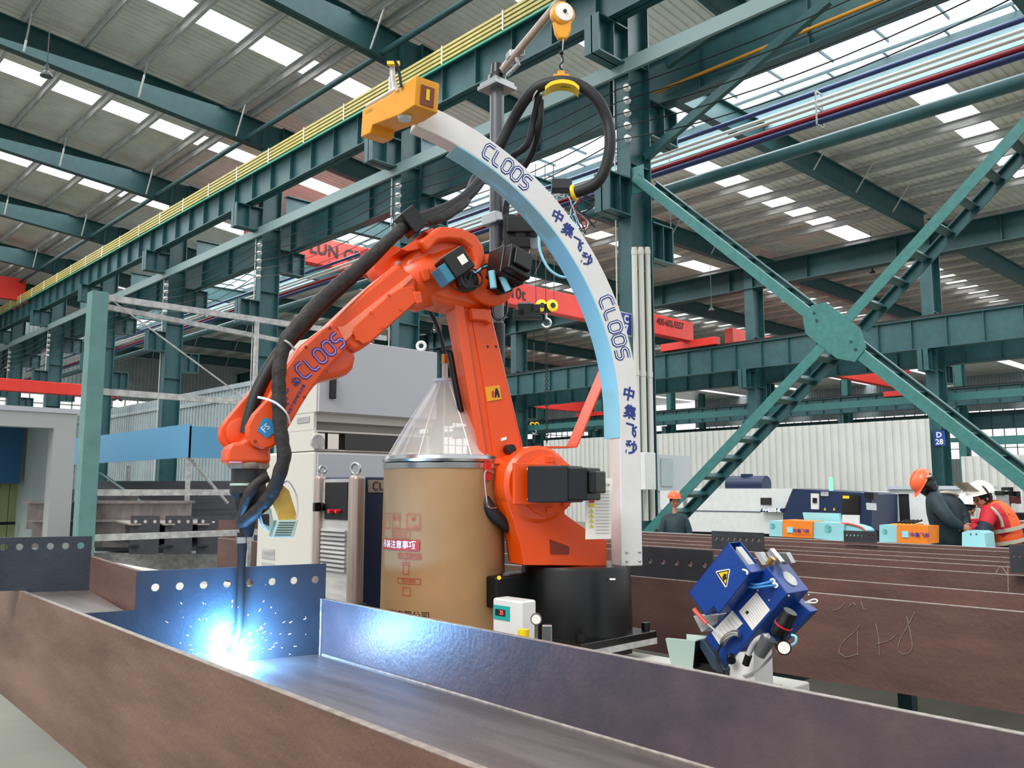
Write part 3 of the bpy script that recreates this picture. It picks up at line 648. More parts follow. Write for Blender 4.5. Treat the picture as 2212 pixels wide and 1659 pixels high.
ov = nt.nodes.new('ShaderNodeOutputMaterial'); vs = nt.nodes.new('ShaderNodeVolumeScatter'); vs.inputs['Color'].default_value = (.9, .95, 1, 1); vs.inputs['Anisotropy'].default_value = .2
tc = nt.nodes.new('ShaderNodeTexCoord'); gr = nt.nodes.new('ShaderNodeTexGradient'); gr.gradient_type = 'QUADRATIC_SPHERE'; mu = nt.nodes.new('ShaderNodeMath'); mu.operation = 'MULTIPLY'; mu.inputs[1].default_value = .6
mp = nt.nodes.new('ShaderNodeMapping'); mp.inputs['Scale'].default_value = (2.1, 2.1, 2.1); mp.inputs['Location'].default_value = (0, 0, -.9)
nt.links.new(tc.outputs['Object'], mp.inputs[0]); nt.links.new(mp.outputs[0], gr.inputs[0]); nt.links.new(gr.outputs[0], mu.inputs[0]); nt.links.new(mu.outputs[0], vs.inputs['Density']); nt.links.new(vs.outputs[0], ov.inputs['Volume'])
mb = MB(); mb.ball(TIP+UP*.02, .45, 20); fu = mb.build('weld_fume_glow', vm, smooth=60); tag(fu, 'faint bluish fume cloud glowing around the welding arc', 'smoke', kind='stuff')  # fume sphere also stands in for the bloom halo around the arc

# ================================================================ TRACK, DRUM, CABINETS
TZ = .76
tr = thing('robot_track', 'long cream robot track platform behind the foreground beam', 'track', (3.0, 8, 0))
mb = MB(); mb.box((2.32, 1.92, .62), (3.64, 13, TZ)); mb.build('deck', cream, tr, bevel=.01)
mb = MB(); mb.box((2.5, 2.1, 0), (3.5, 12.8, .62)); mb.build('base', white, tr)
for x in (2.55, 3.4): mb = MB(); mb.box((x, 1.95, TZ), (x+.05, 13, TZ+.012)); mb.build('rail', galv, tr)
# drum
dc = on(957, 1200, D=4.45); dc.z = TZ+.014; DR = .312
dr = thing('wire_drum', 'tall brown kraft wire drum with clear plastic cone, behind the robot arm', 'drum', dc)
mb = MB(); mb.lathe(dc, [(0, DR*1.0), (.02, DR*1.012), (.9, DR*.985), (.935, DR*.985)], 48); mb.build('barrel', cardb, dr, 40)
zr = dc.z+.935
mb = MB(); mb.lathe(dc, [(.93, DR*.985), (.93, DR*1.0), (.955, DR*1.01), (.957, DR*.97), (.93, DR*.97)], 48); mb.build('rim_band', chrome, dr, 40)
mb = MB(); mb.lathe(dc, [(.962, DR*.96), (.962, DR*1.0), (.975, DR*1.02), (.992, DR*1.0), (.995, DR*.9), (.962, DR*.9)], 48); mb.build('lid_clamp_ring', chrome, dr, 40)
cz = dc+UP*.995
mb = MB(); prof = []
for i in range(15):
    u = i/14; prof.append((.395*u, DR*.93*(1-u)**1.15*1.0+.045*u+.02*math.sin(u*math.pi)))
mb.tube([cz+UP*h for h, r in prof], [r for h, r in prof], 32, cap=False); mb.build('film_cone', filmM, dr, 60)
for k in range(7):
    a = k*.9; mb = MB(); pts = [cz+UP*(h-.002)+Vector((math.cos(a), math.sin(a), 0))*(r+.003) for h, r in prof]; mb.tube(pts, .003, 5); mb.build('film_rib', whiteT, dr)
ct = cz+UP*.395
mb = MB(); mb.cyl(ct-UP*.005, ct+UP*.008, .06); mb.build('cone_cap', white, dr)
mb = MB(); mb.cyl(ct, ct+UP*.1, .016); mb.build('outlet_tube', filmM, dr); mb = MB(); mb.cyl(ct+UP*.09, ct+UP*.14, .02, 6); mb.build('brass_fitting', tan, dr)
tocam = (Vector((0, 0, 0))-Vector((dc.x, dc.y, 0))).normalized()
def drummap(ang0, z):  # unroll onto the barrel, ang0 = angle offset from the camera direction
    base = math.atan2(tocam.y, tocam.x)
    def f(x, y):
        a = base+ang0+x/DR; r = DR*(.99 if z+y < 0 else .99)+.0052-(.012*DR*(z+y-TZ)/.9)+.004*0
        return Vector((dc.x+math.cos(a)*(DR*1.013), dc.y+math.sin(a)*(DR*1.013), z+y))
    return f
def drumbox(ang, z, w, h, name='print_frame', m=redT, t=.0025):
    f = drummap(ang, z); mb = MB(); n = 8
    for (y0, y1) in ((-h/2, -h/2+t), (h/2-t, h/2)):
        for i in range(n): xa = -w/2+w*i/n; xb = -w/2+w*(i+1)/n; mb.quad(f(xa, y0), f(xb, y0), f(xb, y1), f(xa, y1))
    for x in (-w/2, w/2-t): mb.quad(f(x, -h/2), f(x+t, -h/2), f(x+t, h/2), f(x, h/2))
    mb.build(name, m, dr)
def drumfill(ang, z, w, h, m, name, off=0):
    f = drummap(ang, z); mb = MB(); n = 14
    for i in range(n): xa = -w/2+w*i/n; xb = -w/2+w*(i+1)/n; mb.quad(f(xa, -h/2), f(xb, -h/2), f(xb, h/2), f(xa, h/2))
    mb.build(name, m, dr)
def pz(y): return CAM_H-(y-1057)/1864*4.15
drumfill(-.80, pz(1177), .27, .05, redT, 'red_label_strip')
f = drummap(-.80, pz(1177)); textmesh('吊装注意事项', .04, lambda x, y: f(x, y)+(f(x, y)-Vector((dc.x, dc.y, f(x, y).z))).normalized()*.002, 'lettering', whiteT, dr, .0005)
def dtext(s, size, ang, z, m=redT): f = drummap(ang, z); textmesh(s, size, lambda x, y: f(x, y), 'lettering', m, dr)
drumbox(-.48, pz(1127), .075, .075); dtext('▼', .02, -.48, pz(1122)); dtext('小心轻放', .014, -.48, pz(1138))
drumbox(-.82, pz(1127), .055, .075); dtext('↑↑', .035, -.82, pz(1122)); dtext('向上', .014, -.82, pz(1138)); drumbox(-1.07, pz(1127), .05, .075); dtext('2', .03, -1.07, pz(1122))
drumbox(-.72, pz(1153), .12, .045); dtext('请勿倒置与重压存放', .012, -.75, pz(1150)); dtext('防潮防锈避免日晒', .012, -.75, pz(1157))
drumbox(-.55, pz(1200), .13, .028); dtext('禁止夹盖吊装', .02, -.55, pz(1200)); drumbox(-.55, pz(1252), .13, .028); dtext('禁止翻倒', .02, -.55, pz(1252))
drumbox(-.6, pz(1228), .035, .045); drumbox(-.6, pz(1216), .045, .014); dtext('ζ', .02, -.6, pz(1208)); drumbox(-.58, pz(1274), .045, .04)
dtext('材料有限公司', .045, -.62, pz(1325), blackT)
hd = Vector((math.cos(math.atan2(tocam.y, tocam.x)+.75), math.sin(math.atan2(tocam.y, tocam.x)+.75), 0)); hs_ = Vector((-hd.y, hd.x, 0))
b0 = Vector((dc.x, dc.y, pz(1030)))+hd*DR*1.01
mb = MB(); mb.obox(b0+UP*.03, hd*.008, hs_*.02, UP*.045); mb.build('handle_bracket', red, dr)
mb = MB(); mb.tube(smoothpath([b0+hs_*.03+UP*.02+hd*.01, b0-hs_*.035+UP*.02+hd*.015, b0-hs_*.035-UP*.12+hd*.03, b0-hs_*.01-UP*.15+hd*.03, b0+hs_*.03-UP*.15+hd*.03]), .005, 6); mb.build('handle', chrome, dr, 50)
bz = Vector((dc.x, dc.y, pz(995)))+(-FW*.5+RT*.85).normalized()*DR*1.0
mb = MB(); mb.obox(bz, RT*.04, FW*.012, UP*.014); mb.build('clamp_lever', orange, dr, bevel=.004)
# wire conduit from drum
hp_ = [on(912, 652, D=4.4), on(938, 690, D=4.42), on(954, 735, D=4.45), on(963, 780, D=4.45), ct+UP*.13]
mb = MB(); mb.tube(smoothpath(hp_), .011, 8); tag(mb.build('wire_conduit', rubber, smooth=50), 'thin black wire conduit rising from the drum cone to the robot arm', 'hose')
# controller cabinet
c0 = on(672, 1220, D=5.3); X0, Y0 = c0.x, c0.y
def zy(px, py): return on(px, py, Y=Y0).z
cb = thing('control_cabinet', 'pale cream grey robot control cabinet standing behind the blue power source', 'cabinet', (X0+.5, Y0+.4, TZ))
YB = on(554, 1150, X=X0).y; X1 = on(925, 1150, Y=Y0).x; zt_ = zy(672, 973)
mb = MB(); mb.box((X0, Y0, TZ), (X1, YB, zt_)); mb.build('body', cream, cb, bevel=.02)
mb = MB(); mb.box((X0+.02, Y0-.012, TZ+.02), (X1-.02, Y0, zt_-.015)); mb.build('door', greyC, cb, bevel=.005)
for k in range(2):
    mb = MB(); zc = on(580, 1196+k*32, X=X0).z; ya = on(594, 1196, X=X0).y; yb = on(567, 1196, X=X0).y
    mb.box((X0-.004, ya, zc-.035), (X0, yb, zc+.035)); v_ = mb.build('vent_grille', galv, cb)
cs = thing('shelf_unit', 'low open shelf box with papers on top of the control cabinet', 'box', (X0+.5, Y0+.3, zt_))
zs1 = zy(675, 928); Yb2 = on(617, 950, X=X0).y
mb = MB(); mb.box((X0, Y0+.0, zt_), (X0+.02, Yb2, zs1)); mb.box((X0+.02, Y0, zt_+.001), (X1-.02, Yb2-.02, zt_+.01)); mb.box((X0+.02, Yb2-.02, zt_+.001), (X1-.02, Yb2-.001, zs1-.012)); mb.box((X1-.02, Y0, zt_), (X1, Yb2, zs1)); mb.box((X0+.02, Y0, zs1-.012), (X1-.02, Yb2, zs1-.001)); mb.build('shell', cream, cs)
mb = MB(); mb.box((on(744, 950, Y=Y0).x, Y0-.006, zt_+.012), (on(882, 950, Y=Y0).x, Y0+.004, zs1-.012)); mb.build('dark_window', glassD, cs)
mb = MB(); mb.cyl((X0+.02, Y0-.01, (zt_+zs1)/2-.01), (X0+.02, Y0+.01, (zt_+zs1)/2-.01), .045, 20); mb.build('cable_port', galv, cs)
for k, (a, b) in enumerate(((677, 701), (708, 731))):
    mb = MB(); mb.box((on(a, 950, Y=Y0).x, Y0-.004, zt_+.012), (on(b, 950, Y=Y0).x, Y0, zs1-.02)); mb.build('paper_sheet', paper, cs)
cu = thing('upper_cabinet', 'large light grey enclosure stacked on top of the control cabinet', 'cabinet', (X0+.5, Y0+.3, zs1))
xa = on(683, 850, Y=Y0).x; xb = on(942, 850, Y=Y0).x; zu0 = zy(683, 891); zu1 = zy(942, 761); zp = zs1+.002
Yb3 = on(600, 850, X=xa).y
mb = MB(); mb.box((xa, Y0, zu0), (xb, Yb3, zu1)); mb.build('body', cream, cu, bevel=.008)
mb = MB(); mb.box((xa+.012, Y0-.015, zu0+.005), (xb-.004, Y0, zu1-.004)); mb.build('door', greyC, cu, bevel=.004)
mb = MB(); mb.box((xa, Y0+.02, zp), (xa+.02, Yb3, zu0)); mb.box((xa+.021, Yb3-.3, zp), (xb, Yb3-.001, zu0-.001)); mb.box((xa+.02, Y0+.04, zu0-.05), (xb, Yb3-.3, zu0)); mb.build('plinth', cream, cu)
mb = MB(); hh_ = on(655, 907, X=xa-.003); mb.obox(hh_, (.003, 0, 0), (0, .075, 0), (0, 0, .02)); mb.build('hand_slot', galv, cu, bevel=.0028)
mb = MB(); mb.box((on(708, 840, Y=Y0).x, Y0-.04, zy(712, 862)), (on(720, 840, Y=Y0).x, Y0-.015, zy(712, 812))); mb.build('door_handle', black, cu, bevel=.004)
mb = MB(); er = Vector((on(910, 748, Y=Y0+.05).x, Y0+.05, zu1+.04)); mb.ring(er, -FW, .028, .011, 20, 8); mb.cyl(er-UP*.045, er-UP*.025, .012, 10); mb.build('lifting_eye', white, cu, 50)
for k, (a, b, m) in enumerate(((690, 706, photoP), (711, 734, photoP), (741, 766, photoP), (775, 800, paper))):
    P = on((a+b)/2, 926, Y=Y0+.35); mb = MB(); w = (b-a)/1864*5.6/.76/2
    mb.obox((P.x, Y0+.35, zs1+.05), (w, 0, 0), (0, .002, 0), (0, 0, .045)); tag(mb.build('notice_card', m), 'small notice card standing under the grey enclosure, %s from the left' % ['first', 'second', 'third', 'fourth'][k], 'card', 'notice cards')
# power source
pc = on(765, 1200, D=4.7); px0, py0 = pc.x, pc.y; zt2 = CAM_H+27/1864*4.7; yb4 = on(684, 1150, X=px0).y; px1 = px0+.5
ps = thing('welding_power_source', 'blue and silver welding power source with vents beside the brown drum', 'welding machine', (px0+.25, (py0+yb4)/2, TZ))
mb = MB(); mb.box((px0+.03, py0+.02, TZ+.015), (px1, yb4, zt2)); mb.build('body', blueD, ps, bevel=.01)
mb = MB(); mb.box((px0+.012, py0+.06, TZ+.05), (px0+.03, yb4-.03, zt2-.01)); mb.build('front_panel', galv, ps)
mb = MB(); mb.box((px0-.02, py0-.03, TZ+.015), (px0+.055, py0+.055, zt2+.01)); mb.build('corner_post', silver, ps, bevel=.025, seg=4)
mb = MB(); mb.box((px0-.02, yb4-.04, TZ+.015), (px0+.04, yb4+.02, zt2+.01)); mb.build('corner_post', silver, ps, bevel=.02, seg=3)
mb = MB(); mb.box((px0-.03, py0-.04, TZ+.2), (px0+.065, py0+.065, TZ+.235)); mb.build('post_strap', blueD, ps, bevel=.01)
k = 0; z = on(718, 1232, X=px0).z
while z < on(718, 1140, X=px0).z:
    mb = MB(); mb.obox((px0+.004, (py0+yb4)/2+.02, z), (.008, 0, -.004), (0, (yb4-py0)/2-.07, 0), (.002, 0, .006)); mb.build('vent_louvre', galv, ps); z += .024
mb = MB(); za, zb_ = on(718, 1122, X=px0).z, on(718, 1042, X=px0).z; mb.box((px0+.005, py0+.09, za), (px0+.014, yb4-.07, zb_)); mb.build('display_window', dark, ps)
for k, py in enumerate((1104, 1104)):
    P = on(719+k*15, py, X=px0); mb = MB(); mb.cyl(P, P+Vector((-.03, 0, 0)), .011, 12); mb.build('push_button', redCap, ps, 40)
P = on(691, 1095, X=px0-.02); mb = MB(); mb.cyl(P+Vector((.02, 0, 0)), P, .025, 16); mb.obox(P-Vector((.02, 0, 0)), (.02, 0, 0), (0, .012, 0), (0, 0, .025)); mb.build('rotary_switch', black, ps, bevel=.003)
for px, rr in ((697, .02), (768, .03)):
    P = on(px, 1014, X=px0+.03, ); P.z = zt2+.045; mb = MB(); mb.ring(P, (1, .35, 0) if px > 700 else (.2, 1, 0), rr, .009, 18, 8); mb.cyl(P-UP*.05, P-UP*.022, .012, 10); mb.build('lifting_eye', chrome, ps, 50)
P = on(815, 1050, Y=py0); mb = MB(); mb.box((px0+.09, py0+.012, P.z-.035), (px0+.36, py0+.02, P.z+.035)); mb.build('name_plate', silver, ps)
bm_ = planemap((px0+.225, py0+.009, P.z), (1, 0, 0), (0, 0, 1)); bm2 = planemap((px0+.225, py0+.0085, P.z), (1, 0, 0), (0, 0, 1), .002)
brandword(.04, bm_, bm2, blackM, silver, ps)

# ================================================================ ROBOT
PHI = math.radians(26); E_ = -RT*math.cos(PHI)-FW*math.sin(PHI); N_ = -FW*math.cos(PHI)+RT*math.sin(PHI)
O = on(1245, 1345, D=4.5); O.z = TZ+.012
def rp(p, off=0.0): return on(p[0], p[1], P=O+N_*off, N=N_)
def rprism(mb, pts, o1, o2): mb.prism([rp(p, o1) for p in pts], N_*(o2-o1)); return mb
def arcpts(c, r, a0, a1, n): return [(c[0]+r*math.cos(math.radians(a0+(a1-a0)*i/n)), c[1]-r*math.sin(math.radians(a0+(a1-a0)*i/n))) for i in range(n+1)]
rb = thing('welding_robot', 'large orange welding robot arm lettered CLOOS bending over the beam', 'robot', O)
BZ = CAM_H-(1222-1057)/1864*4.28
mb = MB(); mb.lathe((O.x, O.y, 0), [(TZ+.125, .285), (BZ-.02, .28), (BZ-.002, .275)], 48); mb.build('base_ring', black, rb, 40)
pm = MB(); pc1 = on(1227, 1361, Z=TZ+.125); mb = MB(); s_ = .29
pcx, pcy = O.x, O.y; rot = Matrix.Rotation(math.radians(0), 3, 'Z')
mb.box((pcx-s_, pcy-s_, TZ+.09), (pcx+s_, pcy+s_, TZ+.125)); mb.build('mounting_plate', black, rb, bevel=.004)
mb = MB(); mb.box((pcx-s_-.0, pcy-s_, TZ+.06), (pcx+s_, pcy+s_, TZ+.09)); mb.build('adapter_plate', galv, rb)
mb = MB(); mb.box((pcx-.2, pcy-.2, TZ+.012), (pcx+.2, pcy+.2, TZ+.06)); mb.build('pedestal', black, rb)
for sx, sy in ((-1, -1), (1, -1), (-1, 1), (1, 1)): mb = MB(); mb.cyl((pcx+sx*(s_-.04), pcy+sy*(s_-.04), TZ+.125), (pcx+sx*(s_-.04), pcy+sy*(s_-.04), TZ+.165), .022, 14); mb.build('bolt', blackM, rb)
ps1 = on(1096, 1265, D=4.35); mb = MB(); mb.obox((ps1.x, ps1.y, CAM_H-(1268-1057)/1864*4.35), Vector((.15, 0, 0)), (0, .08, 0), (0, 0, .075)); mb.build('connector_box', black, rb, bevel=.01)
mb = MB(); mb.cyl(on(1078, 1248, D=4.2), on(1078, 1248, D=4.19), .01, 14); mb.build('yellow_sticker', yellow, rb)
mb = MB(); P = on(1323, 1251, D=4.24); mb.obox(P, RT*.014, FW*.001, UP*.004); mb.build('name_tag', whiteT, rb)
# rotating body: cheek plate + hub
bod = [(1094, 1045), (1096, 1085), (1110, 1125), (1124, 1175), (1131, 1221), (1311, 1223), (1311, 1168), (1262, 1140), (1220, 1110), (1222, 1040)]+arcpts((1163, 1046), 72, 5, 178, 16)
mb = MB(); rprism(mb, bod, .13, -.02); mb.build('shoulder_body', orange, rb, bevel=.012, seg=3)
mb = MB(); rprism(mb, [(1110, 1120), (1124, 1175), (1131, 1221), (1311, 1223), (1311, 1168), (1262, 1143), (1200, 1115)], -.02, -.2); mb.build('shoulder_base', orangeD, rb, bevel=.012)
mb = MB(); rprism(mb, [(1188, 1165), (1228, 1180), (1230, 1184), (1229, 1197), (1190, 1197)], .134, .128); mb.build('recess_shade', mat('robot_recess_shade', '#7a2508', .5), rb)  # thin dark orange plate paints the recess shade, nothing is cut in
S0 = rp((1163, 1046), .13); mb = MB(); mb.lathe(S0-N_*.24, [(0, .17), (.02, .19), (.24, .19), (.25, .18), (.26, .17)], 40, N_); mb.build('shoulder_hub', orangeD, rb, 40)
mb = MB(); mb.lathe(S0-N_*.30, [(0, .13), (0, .178), (.06, .178)], 40, N_); mb.build('hub_gap', blackM, rb, 40)
S1 = rp((1186, 1048), .16); mb = MB(); mb.lathe(S1-N_*.03, [(0, .15), (.035, .15), (.04, .14)], 36, N_); mb.build('hub_face', orange, rb, 40)
for a in range(0, 360, 45):
    p = S1+(E_*math.cos(math.radians(a))+UP*math.sin(math.radians(a)))*.125+N_*.012; mb = MB(); mb.obox(p, E_*.02, UP*.016, N_*.008); mb.build('hub_lug', orange, rb, bevel=.003)
# shoulder motor
def motor(c, ax, up, w, L, name='motor', cap=True):
    ax = ax.normalized(); sd = ax.cross(up).normalized(); up = sd.cross(ax).normalized()
    mb = MB(); mb.obox(c+ax*L*.3, ax*L*.3, sd*w, up*w); o = mb.build(name, black, rb, bevel=.008)
    mb = MB(); mb.obox(c+ax*L*.72, ax*L*.14, sd*w*.92, up*w*.88); mb.obox(c+ax*L*.9+up*w*.1, ax*L*.06, sd*w*.7, up*w*.6); e = mb.build('encoder_housing', blackM, o, bevel=.008)
    for i in (-1, 1):
        for j in (-1, 1): mb = MB(); mb.cyl(c+sd*w*.85*i+up*w*.85*j-ax*.002, c+sd*w*.85*i+up*w*.85*j+ax*.02, .008, 8); mb.build('screw', chrome, o)
    return o
AXM = (N_+RT*1.1).normalized()
motor(rp((1157, 1046), .2), AXM, UP, .086, .36)
p_ = S1+N_*.01; mb = MB(); mb.obox(rp((1152, 1045), .19), E_*.11, UP*.1, N_*.012); mb.build('motor_flange', orange, rb, bevel=.006)
# link arm
arm = [(985, 648), (1060, 664), (1084, 760), (1110, 870), (1132, 962), (1126, 1020), (1108, 1075), (1082, 1092), (1063, 1075), (1048, 1020), (1030, 900), (1006, 770)]
mb = MB(); rprism(mb, arm, .0, -.17); mb.build('link_arm', orange, rb, bevel=.02, seg=3)
mb = MB(); rprism(mb, [(982, 655), (1003, 660), (1052, 985), (1060, 1060), (1046, 1035), (1022, 900), (998, 760)], .012, 0); mb.build('arm_edge_rib', orangeD, rb, bevel=.005)
mb = MB(); rprism(mb, [(1016, 665), (1058, 668), (1124, 955), (1112, 1030), (1074, 1040), (1045, 830)], .008, 0); mb.build('arm_face_panel', orange, rb, bevel=.004)
mb = MB(); rprism(mb, [(1048, 836), (1079, 832), (1084, 862), (1053, 867)], .0125, .0085); wl = mb.build('warning_label', yellowB, rb)
mb = MB(); rprism(mb, [(1070, 840), (1074, 838), (1078, 848), (1080, 858), (1076, 859), (1074, 850), (1072, 859), (1069, 859), (1069, 848)], .0135, .013); mb.build('pictogram', blackT, wl)
mb = MB(); rprism(mb, [(1062, 846), (1066, 843), (1068, 852), (1066, 860), (1063, 858)], .0135, .013); mb.build('pictogram', redT, wl)
for p in ((1053, 749), (1071, 749)): mb = MB(); mb.cyl(rp(p, .009), rp(p, .0095), .007, 12); mb.build('bolt_hole', blackT, rb)
mb = MB(); rprism(mb, [(1082, 947), (1094, 943), (1095, 949), (1083, 953)], .0105, .0085); mb.build('name_tag', whiteT, rb)
c_ = rp((1100, 971), .03); mb = MB(); mb.cyl(c_-N_*.03, c_+N_*.03, .025, 20); mb.build('stop_bumper', black, rb, 40)
mb = MB(); rprism(mb, [(1018, 665), (1062, 668), (1062, 700), (1050, 692), (1022, 690)], .05, .0); mb.build('arm_stop_block', orangeD, rb, bevel=.006)
# elbow assembly
hs1 = [(868, 588), (875, 560), (898, 528), (925, 500), (958, 487), (995, 490), (1025, 503), (1043, 525), (1049, 552), (1046, 575), (1066, 600), (1088, 630), (1092, 652), (1050, 664), (1020, 668), (960, 655), (925, 643), (890, 640), (872, 615)]
mb = MB(); rprism(mb, hs1, .03, -.22); mb.build('elbow_housing', orangeD, rb, bevel=.045, seg=4)
mb = MB(); rprism(mb, [(905, 520), (950, 487), (997, 491), (1028, 505), (1046, 530), (1050, 560), (1038, 590), (1020, 588), (1026, 560), (1018, 535), (998, 520), (970, 517), (948, 520), (925, 545)], .09, .02); mb.build('belt_cover', orangeD, rb, bevel=.02, seg=3)
for pl in ([(915, 500), (935, 492), (946, 503), (932, 508)], [(866, 538), (900, 516), (922, 534), (880, 543)]):
    mb = MB(); rprism(mb, pl, .05, -.12); mb.build('cable_bracket', orange, rb, bevel=.004)
Ef = rp((842, 578), -.2); mb = MB(); mb.lathe(Ef-N_*.05, [(0, .11), (.04, .115), (.1, .1)], 32, N_); mb.build('far_hub', orangeD, rb, 40)
fa = rp((1010, 560), -.08); fb = rp((872, 622), -.08); fdv = (fb-fa).normalized()
mb = MB(); mb.lathe(fa, [(0, .13), ((fb-fa).length*.55, .14), ((fb-fa).length*.6, .145), ((fb-fa).length*.98, .135), ((fb-fa).length*1.05, .11)], 36, fdv); mb.build('forearm_collar', orangeD, rb, 40)
for p in ((922, 590), (905, 640)):
    mb = MB(); rprism(mb, [(p[0]-12, p[1]-10), (p[0]+6, p[1]-12), (p[0]+10, p[1]+14), (p[0]-4, p[1]+18), (p[0]-10, p[1]+6)], .1, .06); mb.build('stop_lug', orangeD, rb, bevel=.008)
Dk = rp((1062, 604), .07); mb = MB(); mb.lathe(Dk-N_*.2, [(0, .12), (.01, .132), (.2, .132), (.205, .125)], 36, N_); mb.build('elbow_disc', orange, rb, 40)
motor(rp((1077, 586), .11), (N_+RT*.35+UP*.12), (UP+RT*.35), .078, .2)
mb = MB(); pts = [(1072, 575), (1112, 580), (1108, 628), (1085, 634), (1060, 618)]; rprism(mb, pts, .16, .1); mb.build('motor_connector', blackM, rb, bevel=.006)
for a, b in (((1062, 585), (1066, 622)), ((1080, 590), (1098, 628))):
    mb = MB(); mb.cyl(rp(a, .2), rp(b, .2), .017, 14); mb.build('plug', mat('pale_blue_plug_'+str(a[0]), '#86c3cf', .35), rb, 40)
m2a = rp((985, 565), .17); mx = (rp((948, 598), .17)-rp((1000, 555), .17)).normalized()
mx = (rp((1008, 556), .2)-rp((940, 600), .2)); mx.normalize(); mu_ = (UP*.8-RT*.45+N_*.15); mu_ = (mu_-mx*mu_.dot(mx)).normalized(); mn = mx.cross(mu_); mn = mn if mn.dot(N_) > 0 else -mn
mc = rp((982, 573), .17); mb = MB(); mb.obox(mc, mx*.062, mu_*.06, mn*.065); mo = mb.build('axis_motor', black, rb, bevel=.008)
mb = MB(); mb.obox(mc+mu_*.0605, mx*.055, mu_*.002, mn*.05); mb.build('motor_top_plate', galv, mo)
mb = MB(); mb.obox(mc-mx*.082-mu_*.012, mx*.022, mu_*.045, mn*.055); mb.build('connector_cover', mat('petrol_cover', '#2f7a92', .35), mo, bevel=.005)
mb = MB(); mb.obox(mc+mx*.02+mn*.066, mx*.02, mu_*.022, mn*.001); mb.build('rating_label', paper, mo)
cc = rp((1012, 605), .1); mb = MB(); mb.lathe(cc-N_*.04, [(0, .055), (.04, .055), (.045, .045), (.03, .035)], 28, N_); mb.build('cable_gland', black, rb, 40)
for k in range(3):
    mb = MB(); mb.tube(smoothpath([cc, cc+N_*.05+UP*.03, rp((1020+8*k, 588), .16), rp((1045, 580-4*k), .14), rp((1062, 572), .12)]), .004, 6); mb.build('motor_cable', [rubber, cyan, rubber][k], rb, 50)
mb = MB(); mb.ring(cc+N_*.055, N_+UP*.3, .05, .005, 22, 6); mb.build('motor_cable', rubber, rb, 50)
mb = MB(); mb.tube(smoothpath([rp((965, 603), .12), rp((980, 622), .13), rp((1000, 628), .13), rp((1015, 622), .12)]), .004, 6); mb.build('motor_cable', rubber, rb, 50)
for k in range(3):
    mb = MB(); mb.tube(smoothpath([rp((1060+k*2, 655), -.02), rp((1066+k, 685), .02), rp((1084+k*2, 690), .03), rp((1096-k, 672), .02), rp((1095, 650), 0)]), .006, 6); mb.build('cable_loop', [rubber, palm, rubber][k], rb, 50)
# forearm
mb = MB(); rprism(mb, [(905, 602), (880, 585), (862, 565), (793, 622), (708, 703), (735, 740), (770, 762), (800, 742), (899, 655)], .07, -.2); mb.build('forearm_tube', orange, rb, bevel=.025, seg=3)
mb = MB(); rprism(mb, [(893, 600), (888, 592), (742, 705), (728, 706), (745, 738), (756, 728)], .08, .07); mb.build('forearm_groove', mat('robot_orange_pale', '#f0825c', .3, coat=.3), rb, bevel=.003)  # groove strip in a paler orange than the rest of the forearm
mb = MB(); rprism(mb, [(838, 640), (866, 622), (893, 618), (903, 634), (899, 652), (800, 738), (785, 743), (769, 733), (762, 716), (768, 703)], .092, .07); cv_ = mb.build('forearm_cover', orange, rb, bevel=.004)
for p in ((770, 733), (800, 675), (840, 637), (892, 623), (865, 668), (825, 707)): mb = MB(); mb.cyl(rp(p, .09), rp(p, .098), .006, 8); mb.build('screw', orangeD, cv_)
P2 = [(708, 704), (722, 703), (735, 716), (746, 735), (750, 752), (700, 803), (678, 833), (650, 878), (625, 922), (606, 952), (588, 968), (566, 971), (545, 962), (534, 944), (534, 920), (548, 893), (576, 862), (612, 803), (640, 765), (670, 737)]
mb = MB(); rprism(mb, P2, .11, .035); mb.build('wrist_shell', orange, rb, bevel=.012, seg=3)
mb = MB(); rprism(mb, [(708, 700), (735, 716), (762, 745), (770, 770), (765, 795), (752, 808), (720, 816), (690, 822), (672, 845), (650, 872), (600, 870), (612, 800), (650, 745)], .035, -.17); mb.build('wrist_housing', orangeD, rb, bevel=.03, seg=3)
mb = MB(); rprism(mb, [(545, 838), (489, 904), (474, 926), (473, 945), (479, 960), (496, 972), (520, 972), (541, 960), (550, 940), (556, 900), (600, 835), (640, 790), (615, 772)], -.13, -.2); mb.build('wrist_fork', orangeD, rb, bevel=.012, seg=3)
W0 = rp((566, 935), .035); mb = MB(); mb.lathe(rp((519, 935), -.135), [(0, .066), (.03, .066), (.035, .056)], 30, N_); mb.build('fork_disc', orangeD, rb, 40)
for p in ((713, 709), (661, 750), (616, 806), (658, 858), (706, 803), (751, 757), (604, 944), (551, 953)): mb = MB(); mb.cyl(rp(p, .108), rp(p, .114), .007, 8); mb.build('screw', mat('dark_orange_screw', '#8a2a0a', .5) if 'dark_orange_screw' not in MATS else MATS['dark_orange_screw'], rb)
def frame2(a, b, off):
    A = rp(a, off); B = rp(b, off); u = (B-A).normalized(); v = N_.cross(u); return A, B, u, v
A, B, u, v = frame2((646, 808), (737, 729), .1125)
h_ = .068; Lw = (B-A).length; tot = 5*.78+4*.3; k_ = Lw/(tot*h_)
brandword(h_, lambda x, y: (A+B)/2+u*x*k_*1.0+v*y, lambda x, y: (A+B)/2+u*x*k_+v*y+N_*.002, purpT, lilac, rb)
for s, p in (('秒', (641, 822)), ('飞', (623, 850)), ('集', (613, 870))):
    P = rp(p, .1135); textmesh(s, .042, planemap(P, v, -u), 'lettering', navyT, rb, .0008)
A2, B2, u2, v2 = frame2((617, 905), (660, 828), .1135); 
textmesh('工业智能焊接解决方案', .0155, planemap((A2+B2)/2, u2, v2), 'lettering', navyT, rb, .0005, spacing=1.15)
